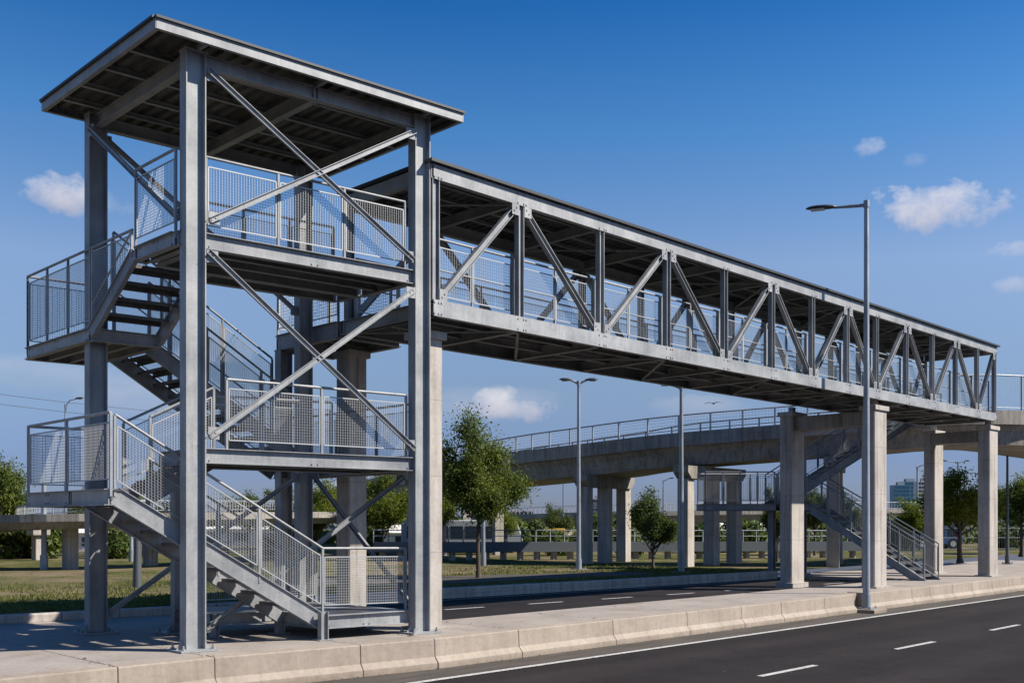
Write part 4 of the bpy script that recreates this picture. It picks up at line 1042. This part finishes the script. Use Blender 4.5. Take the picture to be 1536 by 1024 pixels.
# grass blades along the near edge of the lawn
b = MB(); rnd = random.Random(8)
PATHQ = [(14.2,22.2),(18,20.2),(22,19.6),(26.3,19.4),(26.0,21.3),(23,22.2),(20,23.4),(16,26.0)]
def inside(x, y, P):
    r = False
    for (x0,y0),(x1,y1) in zip(P, P[1:]+P[:1]):
        if (y0 > y) != (y1 > y) and x < (x1-x0)*(y-y0)/(y1-y0)+x0: r = not r
    return r
cnt = 0
while cnt < 30000:
    x = rnd.uniform(3, 30); y = KERB_Y(x)+0.2+abs(rnd.gauss(0,4.0))
    if inside(x, y, PATHQ): continue
    if math.sin(x*0.9+1.3*math.sin(y*0.7))+math.sin(y*1.1+x*0.4) < -0.6 and rnd.random() < 0.85: continue
    cnt += 1; h = rnd.uniform(.03,.085)*(1.8 if rnd.random() < 0.03 else 1); a = rnd.uniform(0,6.28); w2 = rnd.uniform(.008,.02)
    dx, dy = math.cos(a)*w2, math.sin(a)*w2; lx, ly = rnd.gauss(0,.03), rnd.gauss(0,.03)
    b.add([(x-dx,y-dy,.135),(x+dx,y+dy,.135),(x+lx,y+ly,.135+h)], [(0,1,2)])
o = kind(b.build('grass', M['grass']), 'stuff'); o['label'] = 'short patchy grass growing along the far kerb'

b = MB(); rnd = random.Random(19)
for i in range(900):
    r = rnd.random()
    if r < 0.6: x = rnd.uniform(2,36); y = edge_y(x)-0.115-abs(rnd.gauss(0,0.07)); z = -0.438
    elif r < 0.8: x = rnd.uniform(2,34); y = rnd.uniform(4,10.6); z = -0.442
    else: x = rnd.choice([5.45,6.73,8.88,10.15,11.95,14.37,16.65])+rnd.gauss(0,.05); y = rnd.uniform(12.1,13.8); z = 0.002
    L = rnd.uniform(.006,.022)*(2.0 if rnd.random() < .06 else 1); a = rnd.uniform(0,6.28); ca, sa = math.cos(a)*L, math.sin(a)*L
    b.add([(x-ca,y-sa,z),(x+sa*.5,y-ca*.5,z+L*.5),(x+ca,y+sa,z+L*.2),(x-sa*.5,y+ca*.5,z+L*.1)], [(0,1,2,3)])
o = kind(b.build('gutter_grit', mat('dry_grit', (0.10,0.075,0.05), 0.9)), 'stuff'); o['label'] = 'scattered grit and dry leaf bits in the gutter'
# ---------------------------------------------------------------- fences, vehicles, buildings, wires
def fence(label, p, q, h, step, m):
    t = thing('fence', label, 'fence', (*p,0.12), 'background fences'); P = Vector((*p,0.12)); Q = Vector((*q,0.12)); U = Vector((0,0,1)); L = (Q-P).length; n = int(L/step)
    b = MB()
    for z in (0.1, h*0.55, h-0.05): b.tube([P+U*z, Q+U*z], 0.025, 5)
    k = int(L/0.16)
    for i in range(k): x = P+(Q-P)*(i/k); b.wire(x+U*0.08, x+U*h, 0.010)
    b.build('fence_panel', M['rail_dark'], t)
    for i in range(n+1): b = MB(); x = P+(Q-P)*(i/n); b.bar(x, x+U*(h+0.08), 0.07, 0.07, (1,0,0)); b.build('fence_post', m, t)
fence('dark steel fence behind the lawn at left, below the ramp bridge', spot(-60,47), spot(430,54), 1.15, 3.0, M['rail_dark'])
fence('dark steel fence beyond the lawn at right, under the trees', spot(1290,58), spot(1640,60), 1.35, 3.0, M['rail_dark'])
def vehicle(name, label, cat, px, d, L, H, W, body, kindv, face=1, group=None):
    x, y = spot(px, d); t = thing(name, label, cat, (x,y,0.12), group); X = Vector((RT[0],RT[1],0))*face; Yv = Vector((FW[0],FW[1],0)); U = Vector((0,0,1)); O = Vector((x,y,0.12))
    def side(prof, w, nm, m, parent, bev=0.0):
        b = MB(); n = len(prof); vs = [O+X*a+U*z-Yv*w/2 for a,z in prof]+[O+X*a+U*z+Yv*w/2 for a,z in prof]
        b.add(vs, [tuple(range(n)),tuple(range(2*n-1,n-1,-1))]+[(i,n+i,n+(i+1)%n,(i+1)%n) for i in range(n)]); return b.build(nm, m, parent, bevel=bev)
    if kindv == 'bus':
        bd = side([(-L/2,.35),(L/2-.1,.35),(L/2,.7),(L/2-.05,H*.55),(L/2-.3,H-.08),(L/2-.6,H),(-L/2+.2,H),(-L/2,H-.2)], W, 'body', body, t, 0.05)
        n = 7
        for i in range(n): a = -L/2+.3+i*(L-1.0)/n; side([(a,H*.45),(a+(L-1.0)/n-.12,H*.45),(a+(L-1.0)/n-.12,H*.82),(a,H*.82)], W+0.02, 'window', M['glass'], bd)
        side([(L/2-.22,H*.42),(L/2-.01,H*.42),(L/2-.26,H*.88),(L/2-.34,H*.88)], W-.2, 'windscreen', M['glass'], bd); wr = .42
    elif kindv == 'van':
        bd = side([(-L/2,.3),(L/2,.3),(L/2,.85),(L/2-.7,1.1),(L/2-1.3,H-.05),(L/2-1.6,H),(-L/2+.1,H),(-L/2,H-.15)], W, 'body', body, t, 0.04)
        side([(L/2-1.9,H*.56),(L/2-1.05,H*.56),(L/2-1.4,H*.88),(L/2-1.9,H*.88)], W+.02, 'window', M['glass'], bd)
        side([(-L/2+.3,H*.56),(L/2-2.1,H*.56),(L/2-2.1,H*.88),(-L/2+.3,H*.88)], W+.02, 'window', M['glass'], bd); wr = .33
    else:
        bd = side([(-L/2,.28),(L/2,.28),(L/2,.68),(L/2-1.1,.86),(L/2-1.75,H-.04),(-L/2+1.4,H),(-L/2+.55,.92),(-L/2,.85)], W, 'body', body, t, 0.05)
        side([(-L/2+.85,.92),(-.05,.92),(-.05,H-.09),(-L/2+1.4,H-.08)], W+.02, 'window', M['glass'], bd)
        side([(.05,.92),(L/2-1.3,.92),(L/2-1.8,H-.1),(.05,H-.09)], W+.02, 'window', M['glass'], bd); wr = .31
    for a in (-L*.31, L*.31):
        for s in (-1,1):
            c = O+X*a+Yv*s*(W/2-.10)+U*wr; b = MB(); b.tube([c-Yv*.11, c+Yv*.11], wr, 16); wo = b.build('wheel', M['tyre'], t)
            b = MB(); b.tube([c-Yv*.115, c+Yv*.115], wr*.55, 12); b.build('rim', M['lens'], wo)
    return t
vehicle('coach', 'long white coach with a dark window band parked behind the nearest tree', 'coach', 694, 55, 6.4, 1.75, 1.9, M['carwhite'], 'bus')
PG = 'vehicles parked behind the low beam'
vehicle('van', 'blue van parked right of the white coach', 'van', 762, 60, 2.6, 1.35, 1.3, M['carblue'], 'van', 1, PG)
vehicle('van', 'yellow van parked left of the portal pier', 'van', 820, 64, 2.4, 1.25, 1.3, M['caryellow'], 'van', -1, PG)
vehicle('car', 'yellow car parked between the coach and the portal pier', 'car', 786, 66, 2.6, 1.15, 1.3, M['caryellow'], 'car', 1, PG)
vehicle('car', 'yellow car seen between the portal columns', 'car', 900, 62, 2.6, 1.15, 1.3, M['caryellow'], 'car', -1, PG)
vehicle('car', 'white car seen between the portal pier and the bushy tree', 'car', 938, 64, 2.6, 1.15, 1.3, M['carwhite'], 'car', 1, PG)
vehicle('van', 'white van parked between the second pair of viaduct columns', 'van', 1062, 64, 2.8, 1.4, 1.3, M['carwhite'], 'van', 1, PG)
vehicle('van', 'white van parked at the far left beside the edge tree', 'van', 17, 58, 2.6, 1.5, 1.4, M['carwhite'], 'van', 1, PG)
vehicle('van', 'dark blue van behind the fence right of the far pier', 'van', 1400, 63, 3.0, 1.4, 1.4, M['carblue'], 'van', -1, PG)
def tower_block(name, label, px0, px1, d, ytop, m, floors, bays, gm, group='far city blocks', roofbox=True, z0=0):
    x0, y0 = spot(px0, d); x1, y1 = spot(px1, d); H = EYE+(783-ytop)*d/1540
    t = thing(name, label, 'building', ((x0+x1)/2,(y0+y1)/2,0), group)
    X = Vector((RT[0],RT[1],0)); Yv = Vector((FW[0],FW[1],0)); A = Vector((x0,y0,0)); Wd = (Vector((x1,y1,0))-A).length; dp = Wd*0.7
    b = MB(lambda a,c,z: tuple(A+X*a+Yv*c+Vector((0,0,z)))); b.box(0,0,0,Wd,dp,H); wl = b.build('wall', m, t)
    fh = H/floors; bw = Wd/bays
    for i in range(floors):
        b = MB(b.T)
        for j in range(bays): b.box(j*bw+bw*.12,-0.06,i*fh+fh*.28,(j+1)*bw-bw*.12,-0.004,(i+1)*fh-fh*.14)
        b.build('window_band', gm, wl)
    if roofbox:
        b = MB(b.T); b.box(Wd*.3,dp*.3,H,Wd*.72,dp*.7,H+fh*.8); b.build('roof_plant', M['greywall'], t)
M['tealglass'] = mat('teal_glass', (0.045,0.12,0.19), 0.3, 0.0)
tower_block('office_block', 'teal glass office block far behind the staircase foot', 1341, 1366, 320, 727, M['teal'], 11, 5, M['tealglass'])
tower_block('office_block', 'teal office wing stepped up behind the white tower', 1352, 1384, 345, 722, M['teal'], 12, 6, M['tealglass'])
tower_block('apartment_block', 'white apartment tower right of the teal office block', 1377, 1402, 300, 722, M['white'], 12, 5, M['glass'])
tower_block('apartment_block', 'pinkish apartment block far away between the portal columns', 904, 918, 260, 738, M['pinkwall'], 9, 3, M['glass'])
tower_block('apartment_block', 'grey low block far left of the pinkish one between the columns', 888, 904, 280, 748, M['greywall'], 7, 3, M['glass'])
for i, (a, c, yt, mm, lb) in enumerate(((712,742,768,'greywall','low grey block far behind the coach, on the horizon'),(745,800,766,'pinkwall','low pinkish block on the horizon above the blue van'),
        (1300,1341,772,'greywall','low grey block on the horizon left of the teal office'),(1400,1480,762,'white','low white block on the horizon behind the far pier tree'),
        (1030,1062,765,'pinkwall','low pinkish block on the horizon behind the lamp pole'),(470,560,768,'white','low white block on the horizon framed by the tower'))):
    tower_block('low_block', lb, a, c, 230, yt, M[mm], 3, 8, M['glass'], 'low blocks on the horizon', False)
def shed(label, px0, px1, d, h):
    x0, y0 = spot(px0,d); x1, y1 = spot(px1,d); t = thing('shed', label, 'shed', (x0,y0,0.1), 'white sheds beyond the lawn'); A = Vector((x0,y0,0.1)); X = (Vector((x1,y1,.1))-A); Wd = X.length; X.normalize(); Yv = Vector((FW[0],FW[1],0))
    T = lambda a,c,z: tuple(A+X*a+Yv*c+Vector((0,0,z)))
    b = MB(T); b.box(0,0,0,Wd,3,h); b.build('wall', M['white'], t); b = MB(T); b.add([(-.15,-.2,h),(Wd+.15,-.2,h),(Wd+.15,1.5,h+.5),(-.15,1.5,h+.5),(-.15,3.2,h),(Wd+.15,3.2,h)],[(0,1,2,3),(3,2,5,4),(0,3,4),(1,5,2),(0,4,5,1)]); b.build('roof', M['white'], t)
    b = MB(T); n = max(2,int(Wd/1.4))
    for i in range(n): b.box(Wd*(i+.25)/n,-.03,h*.3,Wd*(i+.75)/n,-.004,h*.8)
    b.build('window_band', M['glass'], t)
shed('low white shed right of the ramp pillar, behind the landing column', 105, 132, 58, 1.0)
shed('low white shed behind the stub legs of the tower', 300, 420, 70, 1.2)
shed('low white shed seen right of the shaded pier in the tower', 548, 620, 64, 1.0)
shed('white shed behind the second pair of viaduct columns', 1080, 1160, 74, 1.1)
for i, (p0, p1, dd, nm) in enumerate((((-160,570),(560,634),88,'upper'),((-160,585),(560,648),88,'lower'))):
    A = ray_dir(*p0); Bv = ray_dir(*p1); ca = A.x*FW[0]+A.y*FW[1]; cb = Bv.x*FW[0]+Bv.y*FW[1]
    p = Vector((0,0,EYE))+A*(70/ca); q = Vector((0,0,EYE))+Bv*(dd/cb); pts = [p+(q-p)*(k/16)+Vector((0,0,-1.0*math.sin(math.pi*k/16)*0.6)) for k in range(17)]
    b = MB(); b.tube(pts, 0.018, 5); tag(b.build('overhead_wire', M['rail_dark']), f'{nm} of the two thin overhead wires crossing the sky behind the left landings', 'wire', 'overhead wires')
# bird
bx, by = spot(1070, 62); b = MB(); bz = EYE+(783-605)*62/1540; O = Vector((bx,by,bz)); X = Vector((RT[0],RT[1],0)); Yv = Vector((FW[0],FW[1],0)); U = Vector((0,0,1))
prof = [(-.24,.01),(-.16,.045),(0,.06),(.10,.05),(.17,.035),(.22,.012)]
fw2 = (-Yv*0.9-X*0.35).normalized(); sw = Vector((-fw2.y,fw2.x,0))
vs = []
for t, r in prof:
    for k in range(8): a = 2*math.pi*k/8; vs.append(O+fw2*t+sw*math.cos(a)*r+U*math.sin(a)*r*0.85)
b.add(vs, [(i*8+k,i*8+(k+1)%8,(i+1)*8+(k+1)%8,(i+1)*8+k) for i in range(5) for k in range(8)]+[tuple(range(7,-1,-1)),tuple(range(40,48))], True)
for s in (-1,1):
    st_ = [(.03,.09,-.08,.02,.016),(.22,.11,-.06,.07,.012),(.42,.04,-.08,.05,.008),(.58,-.06,-.10,.0,.004)]
    vs = []
    for o_, f0, f1, zz, th in st_:
        c = O+sw*s*o_+U*zz; vs += [c+fw2*f0+U*th, c+fw2*f1+U*th*.4, c+fw2*f1-U*th*.4, c+fw2*f0-U*th]
    b.add(vs, [(i*4+k,i*4+(k+1)%4,(i+1)*4+(k+1)%4,(i+1)*4+k) for i in range(3) for k in range(4)]+[(3,2,1,0),(12,13,14,15)])
b.add([O-fw2*.2+sw*.02+U*.008, O-fw2*.36+sw*.07, O-fw2*.36-sw*.07, O-fw2*.2-sw*.02+U*.008, O-fw2*.2-U*.008, O-fw2*.35-U*.006], [(0,1,2,3),(0,4,5,1),(3,2,5,4),(1,5,2)])
tag(b.build('bird', M['bird']), 'small dark bird gliding with spread wings just below the footbridge deck', 'bird')
